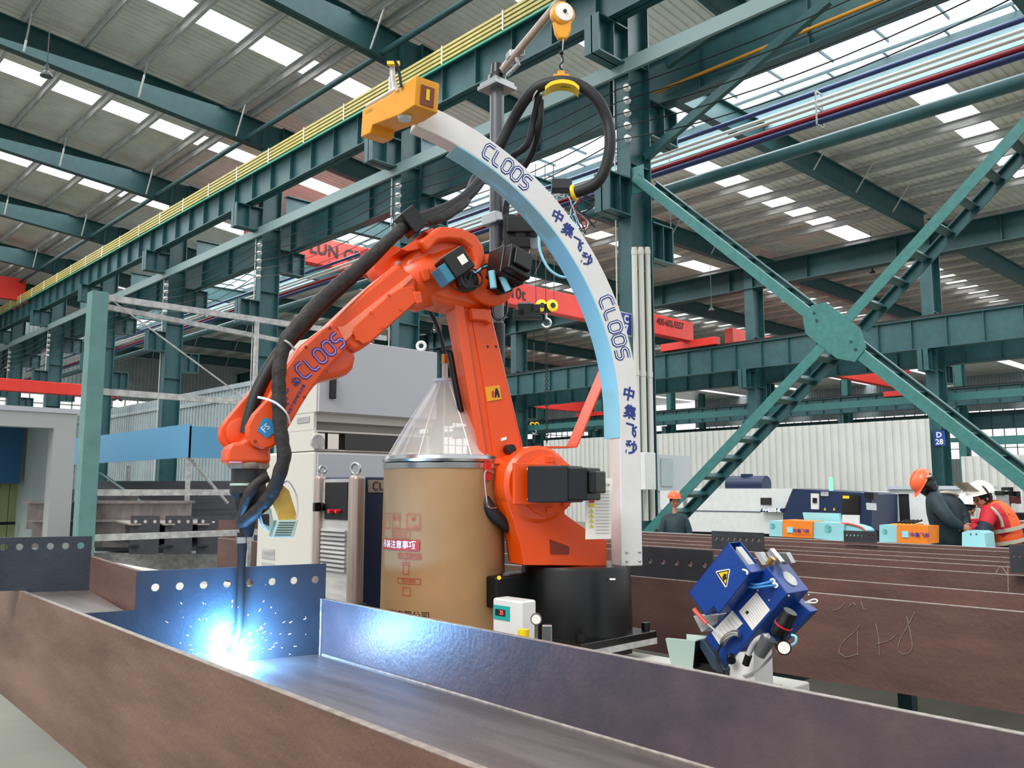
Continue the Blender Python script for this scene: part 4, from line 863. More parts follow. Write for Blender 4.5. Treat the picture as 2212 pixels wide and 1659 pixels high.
mb = MB(); rprism(mb, [(573, 902), (588, 907), (592, 935), (577, 947), (555, 931), (566, 906)], .1135, .11); st = mb.build('sticker', mat('sticker_blue', '#2d84b8', .4), rb)
P = rp((574, 925), .1145); textmesh('FS', .04, planemap(P, (u*1+v*.0), v), 'lettering', whiteT, st)
# wrist knuckle, flange, torch
WX = -.035
wk = [(487, 1001), (489, 972), (500, 957), (524, 953), (534, 945), (545, 930), (570, 925), (583, 940), (585, 970), (586, 1001)]
mb = MB(); rprism(mb, wk, WX+.095, WX-.09); mb.build('wrist_block', orangeD, rb, bevel=.018, seg=3)
fc = rp((537, 1001), WX); mb = MB(); mb.lathe(fc-UP*.025, [(0, .082), (.01, .09), (.03, .09)], 32); mb.build('tool_flange', silver, rb, 40)
zf = fc.z
def py2z(py, px=535): return rp((px, py), WX).z
mb = MB(); tb = Vector((fc.x, fc.y, 0))
mb.lathe(tb+E_*-.003, [(py2z(1012), .076), (py2z(1045), .074), (py2z(1060), .079), (py2z(1066), .078), (py2z(1075), .06), (py2z(1092), .055), (py2z(1105), .045), (py2z(1150), .03), (py2z(1160), .026)], 28); mb.build('torch_mount', rubber, rb, 35)
mb = MB(); mb.lathe(tb, [(py2z(1049), .0762), (py2z(1044), .0765)], 28); mb.build('mount_band', palm, rb)
tn = rp((523, 1150), WX); q = [rp((523, 1150), WX), rp((523, 1182), WX), rp((521, 1230), WX), rp((519, 1290), WX), rp((517, 1340), WX), rp((514, 1372), WX), rp((504, 1398), WX)]
tipd = TIP+UP*.03; sp = smoothpath(q+[q[-1].lerp(tipd, .55)], 6)
mb = MB(); mb.tube(sp, [.021 if p.z > py2z(1195) else (.0185 if p.z > py2z(1365) else .017) for p in sp], 16); tq = mb.build('torch_neck', rubber, rb, 50)
mb = MB(); mb.cyl(rp((522, 1160), WX), rp((522, 1173), WX), .0235, 20); mb.build('hose_clamp', chrome, rb)
g0 = sp[-1]; mb = MB(); mb.tube([sp[-3], g0, g0.lerp(tipd, .75)], [.021, .02, .013], 16); mb.build('gas_nozzle', tan if False else blackM, rb, 50)
# hoses
def hose(pts, r, name, m, sm=50, rib=None, ofs=0):
    P = [rp(p[:2], p[2]) for p in pts]; mb = MB()
    if rib: ribhose(mb, P, r, rib[0], rib[1])
    else: 
        pth = resample(smoothpath(P, 8), .02); mb.tube(pth, [r*(1+.06*math.sin(i*1.7)+.03*random.random()) for i in range(len(pth))], 14)
    return mb.build(name, m, rb, sm)
hose([(886, 478, .02), (845, 515, .03), (800, 555, .04), (762, 588, .06), (720, 622, .1), (680, 660, .15), (645, 700, .17), (622, 728, .17), (611, 752, .17), (603, 800, .17), (602, 860, .17), (604, 905, .17), (609, 950, .17), (614, 985, .17), (605, 1020, .15), (592, 1055, .12), (568, 1090, .08), (540, 1115, .03), (522, 1128, WX)], .03, 'cable_sleeve', sleeve)
hose([(892, 475, 0), (848, 512, 0), (805, 556, 0), (760, 600, 0), (700, 655, 0), (655, 705, -.02), (610, 755, -.03), (580, 800, -.03), (555, 850, -.03), (540, 900, -.03), (533, 938, -.03)], .031, 'corrugated_hose', rubber, 80, (.011, .035))
hose([(577, 1030, WX+.1), (552, 1046, WX+.11), (535, 1072, WX+.1), (527, 1100, WX+.06), (521, 1135, WX)], .022, 'cable_sleeve', sleeve)
hose([(575, 1022, WX+.09), (560, 1032, WX+.11), (545, 1055, WX+.12), (538, 1075, WX+.11)], .009, 'cable', rubber)
for pts in ([(557, 858, .18), (575, 862, .2), (598, 872, .205), (618, 892, .19), (625, 914, .115)],):
    mb = MB(); mb.tube(smoothpath([rp(p[:2], p[2]) for p in pts]), .005, 6); mb.build('cable_tie', whiteT, rb, 50)
mb = MB(); mb.tube(smoothpath([rp((614, 735), .205), rp((625, 742), .21), rp((637, 756), .19)]), .005, 6); mb.build('cable_tie', galv, rb, 50)
# hose clamp block
mb = MB(); hx = (rp((908, 462), 0)-rp((860, 500), 0)).normalized(); mb.obox(rp((887, 480), .02), hx*.045, N_.cross(hx)*.06, N_*.06); mb.build('hose_clamp_block', black, rb, bevel=.008)
# wrist sensor with bag
sp0 = rp((610, 1060), .06)
mb = MB(); rprism(mb, [(590, 1088), (597, 1058), (612, 1048), (625, 1060), (641, 1112), (640, 1124), (604, 1124)], .1, .085); mb.build('ochre_shield', ocher, rb, bevel=.003)
mb = MB(); rprism(mb, [(600, 1124), (645, 1122), (635, 1160), (588, 1162)], .11, .02); vb = mb.build('vent_box', palm, rb, bevel=.004)
for k in range(6):
    y = 1129+k*5.3; mb = MB(); x0 = 603-k*2; mb.cyl(rp((x0, y), .112), rp((x0+35, y), .112), .0022, 5); mb.build('vent_slot', tealD, vb)
mb = MB(); rprism(mb, [(568, 1098), (586, 1098), (592, 1135), (580, 1150), (566, 1130), (563, 1112)], .08, .02); mb.build('sensor_bracket', palm, rb, bevel=.006)
mb = MB(); rprism(mb, [(565, 1112), (582, 1110), (582, 1138), (570, 1132)], .1, .08); mb.build('sensor_camera', black, rb, bevel=.004)
mb = MB(); mb.tube(smoothpath([rp((600, 1055), .1), rp((622, 1040), .12), rp((640, 1068), .12), rp((643, 1100), .12), rp((640, 1118), .115)]), .004, 6); mb.build('air_tube', cream, rb, 50)
mb = MB(); mb.tube(smoothpath([rp((606, 1060), .1), rp((603, 1075), .12), rp((597, 1082), .12)]), .004, 6); mb.build('air_tube', tan, rb, 50)
# hose at the back of the link arm
hose([(1048, 880, -.3), (1030, 925, -.25), (1023, 965, -.2), (1022, 1010, -.12), (1032, 1055, -.03), (1058, 1100, .03), (1085, 1128, .03), (1115, 1145, .0)], .033, 'base_cable_sleeve', rubber, 80, (.012, .04))
mb = MB(); mb.tube(smoothpath([rp((972, 762), -.1), rp((982, 820), -.1), rp((996, 890), -.1)]), .016, 8); mb.build('rear_strut', black, rb, 50)
# orange guide strip from base hub to the boom
mb = MB(); P = [rp((1130, 967), -.05), rp((1235, 966), -.05), rp((1305, 800), -.05)]
for a, b in zip(P, P[1:]):
    d = (b-a).normalized(); mb.obox((a+b)/2, (b-a)/2, N_*.055, d.cross(N_)*.004)
tag(mb.build('bent_bracket', orange), 'bent orange sheet bracket running from the robot hub up to the curved boom', 'bracket')
# tag sheet
t = thing('instruction_sheet', 'white instruction sheet with warning icons hanging on the black motor', 'paper', rp((1295, 1160), .36))
mb = MB(); rprism(mb, [(1267, 1034), (1323, 1033), (1320, 1164), (1265, 1165)], .36, .357); mb.build('sheet', paper, t)
for k in range(14):
    mb = MB(); y = 1060+k*7; rprism(mb, [(1287, y), (1316, y), (1316, y+1.2), (1287, y+1.2)], .3625, .361); mb.build('print_line', galv, t)
for k, (y, m) in enumerate(((1071, redT), (1082, redT), (1092, yellow), (1104, yelP), (1114, yelP), (1125, yelP), (1136, yelP))):
    mb = MB(); rprism(mb, [(1273, y-4), (1284, y-4), (1284, y+4), (1273, y+4)] if k < 3 else [(1278, y-5), (1283, y+4), (1273, y+4)], .3625, .361); mb.build('icon', m, t)
textmesh('CLOOS', .013, planemap(rp((1277, 1041), .3625), -E_, UP), 'lettering', blackT, t)
textmesh('使用说明安全注意', .014, planemap(rp((1296, 1048), .3625), -E_, UP), 'lettering', blackT, t)

# ================================================================ CURVED BOOM
AP = on(1360, 1210, D=4.4); a_ = E_.copy(); bn = N_.copy()
cen = Vector((AP.x, AP.y, 0))+a_*1.43; cen.z = 1.955; RO, RI = 1.51, 1.383
BW = .1   # width away from the viewer
def bp(ang, r, k=0): return cen-a_*r*math.cos(ang)+UP*r*math.sin(ang)-bn*k
ANG1 = math.radians(79); ZB = CAM_H-(1221-1057)/1864*4.38
bo = thing('curved_boom', 'tall white curved boom with sky blue inner edge, lettered CLOOS and Chinese characters', 'boom', (AP.x, AP.y, ZB))
def boomstrip(r0, r1, k0, k1, a0, a1, n, zb=None):
    mb = MB(); rings = []
    if zb is not None: rings.append([Vector((cen.x, cen.y, zb))-a_*r-bn*k for r, k in ((r0, k0), (r1, k0), (r1, k1), (r0, k1))])
    for i in range(n+1):
        g = a0+(a1-a0)*i/n; rings.append([bp(g, r, k) for r, k in ((r0, k0), (r1, k0), (r1, k1), (r0, k1))])
    vs = [v for r in rings for v in r]; m = len(rings)
    fs = [(i*4+j, i*4+(j+1) % 4, i*4+4+(j+1) % 4, i*4+4+j) for i in range(m-1) for j in range(4)]+[(3, 2, 1, 0), (m*4-4, m*4-3, m*4-2, m*4-1)]
    return mb.mesh(vs, fs)
boomstrip(RI, RO, 0, BW, 0, ANG1, 48, ZB).build('boom_body', white, bo, bevel=.006)
boomstrip(RI-.004, RI, .0, BW+.045, 0.0, math.radians(70), 44, on(1320, 945, P=cen, N=bn).z).build('blue_inner_edge', cyan, bo)
#boomstrip(RI-.034, RI-.004, BW-.01, BW+.03, 0.0, math.radians(69), 44, on(1320, 945, P=cen, N=bn).z).build('blue_inner_fin', cyan, bo)
boomstrip(RI-.03, RI-.0005, 0, BW+.02, 0, .0001, 1, ZB).build('foot_block', white, bo) if False else None
for dy in (.06, .24):
    for r in (RI+.03, RO-.02):
        P = Vector((cen.x, cen.y, ZB+dy/4+.01))-a_*r; mb = MB(); mb.ball(P, .009, 10, (1, 1, 1)); mb.build('bolt', chrome, bo, 60)
def angof(px, py): P = on(px, py, P=cen, N=bn); d = P-cen; return math.atan2(d.z, -d.dot(a_)), Vector((-d.dot(a_), d.z)).length
def bmap(px, py, k, flip=False, rot=False, off=.0015, sc=1.0):
    g0, r0 = angof(px, py); r0 = (RI+RO)/2+.003
    if not rot: return lambda x, y: bp(g0-x*k/r0, r0+y*k, -off)
    return lambda x, y: bp(g0+y*k/r0, r0+x*k, -off)
for (p0, p1) in (((1048, 318), (1142, 402)), ((1308, 640), (1350, 775))):
    g0, _ = angof(*p0); g1, _ = angof(*p1); gm = (g0+g1)/2; L = (g0-g1)*1.45; hh = .075; k_ = L/((5*.78+4*.3)*hh)
    rm = (RI+RO)/2
    brandword(hh, lambda x, y, gm=gm, k_=k_: bp(gm-x*k_/rm, rm+y, -.0015), lambda x, y, gm=gm, k_=k_: bp(gm-x*k_/rm, rm+y, -.003), navyT, whiteT, bo)
for s, p in (('中', (1207, 466)), ('集', (1229, 496)), ('飞', (1250, 526)), ('秒', (1269, 561)), ('中', (1357, 853)), ('集', (1360, 892)), ('飞', (1363, 931)), ('秒', (1358, 969))):
    rr_ = -math.radians(12) if p[1] > 700 else None
    if p[1] < 930:
        g0, _ = angof(*p); q_r = -(g0+math.radians(22)) if rr_ is None else rr_-g0
        f = (lambda g0, c, s_n: (lambda x, y: bp(g0+(x*s_n+y*c)/rm, rm+x*c-y*s_n, -.0015)))(g0, math.cos(q_r), math.sin(q_r))
    else:
        P = on(p[0], p[1], P=cen, N=bn); P0_ = Vector((cen.x, cen.y, P.z))-a_*(rm+.003)+bn*.0015; f = planemap(P0_, -a_*math.cos(.2)-UP*math.sin(.2), UP*math.cos(.2)-a_*math.sin(.2))
    textmesh(s, .075 if p[1] > 700 else .07, f, 'lettering', navyT, bo, .0025)
# yellow sensor box
Bc = on(874, 238, D=3.72); bx = (-RT*math.cos(math.radians(10))-FW*.35).normalized()
A1 = on(806, 268, D=4.1); A2_ = on(922, 213, D=3.72); ax = (A2_-A1); hx = ax/2; cz_ = (A1+A2_)/2
upv = Vector((0, 0, 1)); upv = (upv-ax.normalized()*ax.normalized().dot(upv)).normalized(); sv = ax.normalized().cross(upv)
yb = thing('sensor_box', 'yellow orange metal box lettered CLOOS mounted at the tip of the curved boom', 'sensor box', cz_-upv*.09)
mb = MB(); mb.prism([cz_-hx+upv*.055+sv*.065, cz_-hx-upv*.085+sv*.065, cz_-hx*.62-upv*.085+sv*.065, cz_-hx*.55-upv*.05+sv*.065, cz_+hx*.5-upv*.062+sv*.065, cz_+hx-upv*.05+sv*.065, cz_+hx+upv*.09+sv*.065, cz_-hx*0+upv*.06+sv*.065], -sv*.13); mb.build('housing', yellowB, yb, bevel=.006)
nrm = sv if sv.dot(-FW) > 0 else -sv; mr = planemap(cz_-hx*.72+upv*.03+nrm*.067, ax if ax.dot(RT) > 0 else -ax, upv)
textmesh('CLOOS', .022, mr, 'lettering', mat('dark_yellow_print', '#8a6412', .5), yb)
textmesh('中集飞秒', .02, planemap(cz_+hx*.45+upv*.055+nrm*.067, ax, upv), 'lettering', MATS['dark_yellow_print'], yb)
mb = MB(); mb.tube([cz_-hx*.95+upv*.075+nrm*.05, cz_+hx*.2+upv*.085+nrm*.05], .009, 8); mb.build('seal_strip', white, yb, 50)
ec = cz_+hx; mb = MB(); eu = ax.normalized(); mb.obox(ec+eu*.003+upv*.01+RT*.0, eu*.003, sv*.035, upv*.045); wn = mb.build('end_window', mat('brown_tape', '#7a3814', .5), yb); mb = MB(); mb.obox(ec+eu*.008+upv*.015, eu*.002, sv*.008, upv*.025); mb.build('window_slot', yellow, wn)
mb = MB(); lp = cz_+hx*.45-upv*.062+nrm*.03; mb.lathe(lp, [(0, .035), (-.012, .03)], 20); mb.build('lens_ring', chrome, yb, 40)
an = cz_-hx*.0+upv*.06; mb = MB(); mb.tube([on(852, 196, D=3.9), on(848, 172, D=3.9), on(847, 135, D=3.9)], [.022, .014, .012], 12); mb.build('antenna', galv, yb, 50)
mb = MB(); P = on(850, 137, D=3.88); mb.obox(P, RT*.03, FW*.01, UP*.008); mb.build('yellow_clip', yellow, yb)
mb = MB(); mb.tube(smoothpath([on(853, 130, D=3.72), on(862, 155, D=3.74), on(867, 188, D=3.75)]), .007, 8); mb.build('cable', rubber, yb, 50)

# ================================================================ POLE, BALANCER, HOSE BUNDLE
pb = on(1072, 900, D=4.95)
def pz2(py): return CAM_H+ (on(1075, py, D=4.95).z-CAM_H)
po = thing('balancer_pole', 'dark grey steel pole with clamps rising behind the orange elbow', 'pole', (pb.x, pb.y, TZ+.012))
mb = MB(); mb.cyl((pb.x, pb.y, TZ+.012), (pb.x, pb.y, pz2(700)), .05, 24); mb.build('lower_tube', black, po, 40)
mb = MB(); mb.cyl((pb.x, pb.y, pz2(700)), (pb.x, pb.y, pz2(190)), .043, 24); mb.build('tube', mat('pole_grey', '#5a5d60', .35, .3), po, 40)
mb = MB(); z = pz2(476); mb.box((pb.x-.065, pb.y-.065, z-.035), (pb.x+.065, pb.y+.065, z+.035)); mb.build('clamp', chrome, po, bevel=.008)
for py, w, h in ((192, .085, .012), (184, .075, .012)): mb = MB(); z = pz2(py); mb.box((pb.x-w, pb.y-w, z-h), (pb.x+w, pb.y+w, z+h)); mb.build('top_flange', chrome, po, bevel=.003)
mb = MB(); mb.lathe((pb.x, pb.y, 0), [(pz2(180), .06), (pz2(165), .055), (pz2(160), .04), (pz2(140), .035)], 20); mb.build('swivel_housing', black, po, 40)
a = on(1085, 152, D=4.9); b = on(1232, -25, D=4.55); mb = MB(); mb.cyl(a, b, .024, 16); mb.build('jib_tube', silver, po, 40)
mb = MB(); c = a.lerp(b, .2); mb.obox(c, (b-a).normalized()*.02, RT*.045, UP*.02); mb.build('jib_clamp', chrome, po, bevel=.004)
mb = MB(); mb.tube([a+UP*-.03+RT*.03, c+UP*-.06+RT*.02, c], .014, 8); mb.build('jib_hinge', galv, po, 50)
# wire feeder behind
wf = thing('wire_feeder', 'black wire feeder unit with cables on the pole behind the boom', 'wire feeder', on(1122, 560, D=4.85))
for (p, w, d, h, m) in (((1128, 492), .09, .08, .05, black), ((1124, 530), .06, .07, .035, blackM), ((1100, 510), .035, .05, .12, rubber)):
    P = on(*p, D=4.85); mb = MB(); mb.obox(P, RT*w, FW*d, UP*h); mb.build('housing', m, wf, bevel=.01)
mb = MB(); mb.obox(on(1148, 510, D=4.9), RT*.035, FW*.02, UP*.08); mb.build('side_plate', greyC, wf)
for k in range(3): mb = MB(); mb.tube(smoothpath([on(1105+k*4, 545, D=4.8), on(1112, 568+5*k, D=4.8), on(1135+3*k, 560+5*k, D=4.8), on(1146, 535, D=4.8)]), .005, 6); mb.build('cable', [redP, palm, rubber][k], wf, 50)
mb = MB(); mb.tube(smoothpath([on(1165, 500, D=4.7), on(1166, 540, D=4.7), on(1185, 580, D=4.7), on(1213, 598, D=4.7), on(1240, 597, D=4.7)]), .008, 8); tag(mb.build('air_hose', cyan, smooth=50), 'thin light blue air hose looping under the white boom', 'hose')
# balancer
bl = thing('spring_balancer', 'orange spring balancer with silver dial hanging at the top', 'balancer', on(1220, 95, D=4.5))
bc_ = on(1216, 30, D=4.5); bax = (-FW*.9+RT*.3).normalized()
mb = MB(); mb.lathe(bc_-bax*.04, [(0, .055), (.01, .068), (.05, .068), (.06, .055)], 28, bax); mb.build('drum_housing', yellowB, bl, 40)
mb = MB(); mb.lathe(bc_+bax*.02, [(0, .054), (.006, .052), (.008, .02)], 28, bax); mb.build('dial_plate', paper, bl, 40); mb = MB(); mb.cyl(bc_+bax*.026, bc_+bax*.036, .01, 12); mb.build('dial_hub', blackT, bl)
mb = MB(); mb.prism([bc_+UP*-.03+RT*.045-bax*.03, bc_+RT*-.055-UP*.03-bax*.03, bc_+RT*-.042-UP*.11-bax*.03, bc_+RT*-.02-UP*.15-bax*.03, bc_+RT*.025-UP*.15-bax*.03, bc_+RT*.045-UP*.1-bax*.03], bax*.04); mb.build('lower_case', yellowB, bl, bevel=.012, seg=3)
mb = MB(); w0 = on(1217, 95, D=4.5); w1 = on(1212, 158, D=4.5); mb.cyl(w0+UP*.03, w1, .004, 6); mb.build('wire_rope', galv, bl)
mb = MB(); mb.ball(on(1213, 114, D=4.5), .014, 12); mb.tube(smoothpath([on(1213, 118, D=4.5), on(1216, 132, D=4.5), on(1209, 142, D=4.5), on(1214, 152, D=4.5)]), .006, 6); mb.build('snap_hook', blackM, bl, 50)
mb = MB()
for i in range(11):
    pass
hs2 = thing('hose_saddle', 'yellow curved hose saddle carrying the black hose loop below the balancer', 'saddle', on(1213, 200, D=4.5))
pts = [on(x, y, D=4.48) for x, y in ((1177, 197), (1190, 187), (1213, 182), (1236, 186), (1250, 197))]
mb = MB(); sm = smoothpath(pts, 5)
for p, q_ in zip(sm, sm[1:]): mb.obox((p+q_)/2-UP*.004, (q_-p)*.52, FW*.045, UP*.011)
mb.build('saddle_shell', yellow, hs2); mb = MB(); mb.obox(on(1212, 166, D=4.5), RT*.045, FW*.02, UP*.008); mb.obox(on(1212, 160, D=4.5), RT*.02, FW*.015, UP*.014); mb.build('hanger_bar', yellowB, hs2, bevel=.004)
# hose bundle
hb = thing('hose_bundle', 'thick black hose bundle looping from the robot elbow over the yellow saddle', 'hose', on(1090, 330, D=4.7))
def hoseD(pts, r, name, m, rib=None, par=hb):
    P = [on(x, y, D=d) for x, y, d in pts]; mb = MB()
    if rib: ribhose(mb, P, r, *rib)
    else: pth = resample(smoothpath(P, 8), .02); mb.tube(pth, [r*(1+.04*math.sin(i*1.3)) for i in range(len(pth))], 14)
    return mb.build(name, m, par, 70)
hoseD([(900, 474, 4.25), (935, 463, 4.35), (965, 450, 4.45), (1000, 430, 4.55), (1030, 400, 4.65), (1052, 365, 4.75), (1078, 318, 4.7), (1105, 265, 4.65), (1135, 215, 4.55), (1165, 187, 4.5), (1213, 176, 4.48), (1255, 186, 4.48), (1290, 215, 4.48), (1312, 260, 4.5), (1318, 310, 4.5), (1308, 362, 4.52), (1285, 398, 4.55), (1240, 417, 4.6)], .032, 'corrugated_hose', rubber, (.013, .035))
hoseD([(905, 480, 4.25), (950, 472, 4.35), (985, 452, 4.45), (1005, 435, 4.55), (1018, 405, 4.7), (1030, 380, 4.78), (1060, 350, 4.8)], .026, 'cable_sleeve', sleeve)
hoseD([(1165, 205, 4.52), (1155, 250, 4.6), (1140, 310, 4.66), (1110, 335, 4.75), (1090, 350, 4.8)], .02, 'cable_sleeve', rubber)
hoseD([(1168, 215, 4.55), (1166, 270, 4.6), (1150, 330, 4.75), (1120, 380, 4.85), (1095, 440, 4.9), (1093, 520, 4.92)], .018, 'cable_sleeve', rubber)
mb = MB(); mb.ring(on(1240, 417, D=4.6), (on(1255, 412, D=4.58)-on(1236, 418, D=4.6)), .036, .012, 20, 8); mb.build('yellow_end_ring', yellow, hb, 50)
mb = MB(); mb.ring(on(1164, 200, D=4.54), (RT*.6-UP*.5), .055, .004, 24, 6); mb.build('cable_tie', whiteT, hb, 50)
jb = thing('junction_box', 'dark junction box with loose cables behind the curved boom', 'box', on(1215, 425, D=4.95))
mb = MB(); mb.obox(on(1213, 402, D=4.95), RT*.06, FW*.05, UP*.03); mb.build('box', mat('charcoal_box', '#33383c', .5), jb, bevel=.004)
for k in range(7):
    random.seed(40+k); pts = [on(1225, 420, D=4.8)]+[on(1240+random.uniform(-10, 50), 430+i*22+random.uniform(-8, 8), D=4.8) for i in range(4)]+[on(1236, 440, D=4.8)]
    mb = MB(); mb.tube(smoothpath(pts), .004, 6); mb.build('cable', [rubber, redP, rubber, chrome, rubber, cyan, rubber][k], jb, 50)
# ================================================================ BROWN BEAMS ON THE RIGHT
def hbeam(lab, xa, xb, ya, yb, zt, zb, webz=None, m=brown, grp='brown steel beams lying behind the robot'):
    t = thing('steel_beam', lab, 'steel beam', ((xa+xb)/2, (ya+yb)/2, zb), grp); th = .022
    for x in (xa, xb):
        mb = MB(); mb.box((x, ya, zb), (x+th, yb, zt-.003)); mb.build('flange', m, t)
        mb = MB(); mb.box((x, ya, zt-.003), (x+th, yb, zt)); mb.build('flange_edge', steelE, t)
    mb = MB(); w = webz or (zt+zb)/2; mb.box((xa+th, ya, w-.008), (xb, yb, w+.008)); mb.build('web', m, t); return t
zB = on(2212, 1543, X=4.41).z
yL = on(1344, 1235, X=4.41).y
b1 = hbeam('nearest long brown steel H beam behind the blue cleaning station, chalk scribbles on its side', 4.41, 5.14, -2.5, 9.5, 1.05, zB, .9)
b2 = hbeam('second brown beam behind the blue station, drilled dark plate at the right picture edge', 5.9, 6.5, -2.5, 9.0, 1.08, zB)
b3 = hbeam('third brown beam behind the blue station, with a dark eight hole end plate', 7.31, 7.8, -2.5, 10.0, 1.05, zB)
b4 = hbeam('farthest brown steel beam, in front of the workers and benches', 8.5, 9.0, -1, 11.3, 1.05, zB)
def wallplate(lab, X, pxa, pxb, pyt, pyb, n, par=None, hy=.4):
    a = on(pxa, pyt, X=X); b = on(pxb, pyt, X=X); z1 = a.z; z0 = on((pxa+pxb)/2, pyb, X=X).z; L = abs(a.y-b.y); y1 = max(a.y, b.y); z1 = on((pxa+pxb)/2, pyt, X=X).z
    mb = MB(); hs = [L*(.09+.82*i/(n-1)) for i in range(n)]
    holed(mb, Vector((X, y1, 0)), Vector((0, -1, 0)), UP, Vector((1, 0, 0)), z0, z1, L, hs, z0+(z1-z0)*(1-hy), min(.017, L/n*.25), .02)
    mb.build('end_plate', platem, par)
wallplate('', 4.7, 1362, 1538, 1184, 1262, 6, b1)
wallplate('', 7.25, 1537, 1648, 1149, 1190, 8, b3)
wallplate('', 8.44, 1822, 1891, 1147, 1172, 8, b4)
wallplate('', 5.8, 2179, 2290, 1178, 1240, 8, b2)
for k, y in enumerate((-1.5, 2.6, 6.5)):
    mb = MB(); mb.box((4.3, y, zB-.12), (9.1, y+.2, zB-.001))
    for x in (4.35, 6.5, 9.0): mb.box((x, y+.05, 0), (x+.1, y+.15, zB-.12))
    tag(mb.build('support_block', tealD), 'long low steel trestle under the brown beams, %s from the camera' % ORDN[k], 'trestle', 'trestles under the brown beams')
# chalk marks on the near brown beam
mb = MB(); ch = MB()
chalk = [[(1812, 1409), (1826, 1419), (1838, 1417), (1853, 1413)], [(1812, 1409), (1820, 1388), (1845, 1365), (1858, 1350)], [(1852, 1360), (1853, 1415)], [(1892, 1347), (1898, 1380), (1900, 1415)], [(1890, 1391), (1920, 1383), (1938, 1368)], [(1976, 1322), (1962, 1350), (1945, 1380), (1940, 1405), (1955, 1413), (1968, 1405), (1970, 1385), (1958, 1330)],
         [(1797, 1318), (1812, 1315), (1826, 1300)], [(1834, 1310), (1843, 1302), (1848, 1308)], [(1860, 1298), (1865, 1314), (1875, 1317)], [(2150, 1240), (2158, 1226), (2164, 1225), (2176, 1240)], [(2177, 1220), (2178, 1278)]]
for st_ in chalk:
    ch.tube(smoothpath([on(x, y, X=4.405) for x, y in st_], 4), .0015, 4)
ch.build('chalk_marks', steelE, b1)

# ================================================================ BLUE CLEANING STATION
XS = 3.06
stn = thing('cleaning_station', 'tilted blue torch cleaning station with yellow warning triangle beside the track end', 'torch cleaner', (XS+.1, 1.95, TZ))
def sp_(x, y, X=XS): return on(x, y, X=X)
def z4(x, y): return (1470+x/4.878, 1140+y/4.878)
def sprism(pts, X, th, name, m, bev=.003, par=None, conv=z4):
    mb = MB(); mb.prism([sp_(*conv(*p), X=X) for p in pts], (th, 0, 0)); return mb.build(name, m, par or stn, bevel=bev)
# hood: open topped box
hood = [(510, 160), (745, 470), (400, 905), (350, 825), (265, 920), (90, 685)]
sprism(hood, XS-.1, .006, 'hood_front', blueS)
A = [sp_(*z4(*p), X=XS-.094) for p in hood]; mb = MB(); ex = Vector((.085, 0, 0))
for i in (1, 2, 3, 4, 5): 
    p, q2 = A[i], A[(i+1) % 6]; d = (q2-p); nn = d.cross(ex).normalized()*.002; mb.prism([p, q2, q2+nn, p+nn], ex)
mb.build('hood_sides', blueS, stn); mb = MB(); mb.prism([a+ex for a in A], (.004, 0, 0)); mb.build('hood_back', blueS, stn)
mb = MB(); d = (A[1]-A[0]); mb.prism([A[0]+d*.78, A[1], A[1]+d.normalized()*.003+UP*.003, A[0]+d*.78+UP*.003], ex); mb.build('hood_lip', blueS, stn)
mb = MB(); mb.prism([A[0]+d*.15+ex*.3, A[0]+d*.75+ex*.3, A[0]+d*.75+ex*.3-UP*.02, A[0]+d*.15+ex*.3-UP*.02], ex*.5); mb.build('cutter_block', galv, stn)
sprism([(370, 468), (380, 455), (512, 432), (522, 445), (490, 620), (470, 628)], XS-.1012, .001, 'warning_triangle', paper, 0)
sprism([(378, 470), (510, 442), (481, 618)], XS-.1024, .001, 'warning_triangle_black', blackT, 0)
sprism([(400, 478), (498, 457), (476, 590)], XS-.1036, .001, 'warning_triangle_yellow', yellow, 0)
sprism([(440, 520), (462, 480), (475, 490), (486, 487), (480, 515), (488, 530), (470, 548), (452, 560)], XS-.1046, .001, 'warning_pictogram', blackT, 0)
# body
body = [(905, 400), (1130, 695), (455, 1480), (240, 1180)]
mb = MB(); F0 = [sp_(*z4(*p)) for p in body]; mb.prism(F0, (.17, 0, 0)); mb.build('body', blueS, stn, bevel=.004)
sprism([(800, 680), (942, 868), (757, 1082), (614, 882)], XS-.002, .002, 'rating_plate', paper, 0)
sprism([(545, 872), (655, 1010), (415, 1240), (325, 1105)], XS-.002, .002, 'rating_plate', paper, 0)
for k in range(9):
    u = k/9; a = (790-165*u, 712+180*u); 
    sprism([(800-150*u-5, 705+175*u), (925-150*u-12, 868+175*u), (923-150*u-12, 871+175*u), (797-150*u-5, 708+175*u)], XS-.003, .0012, 'print_line', greyC, 0)
sprism([(700, 870), (722, 890), (702, 915), (682, 893)], XS-.0034, .001, 'rating_mark', blackT, 0)
for k in range(6):
    u = k/6; sprism([(560-190*u, 905+175*u), (640-190*u, 1000+175*u), (636-190*u, 1004+175*u), (556-190*u, 909+175*u)], XS-.003, .0012, 'print_line', greyC, 0)
# right lower box
mb = MB(); R0 = [sp_(*z4(*p), X=XS+.14) for p in ((1130, 700), (1380, 885), (1010, 1260), (900, 1150))]; mb.prism(R0, (.06, 0, 0)); mb.build('side_box', blueS, stn, bevel=.004)
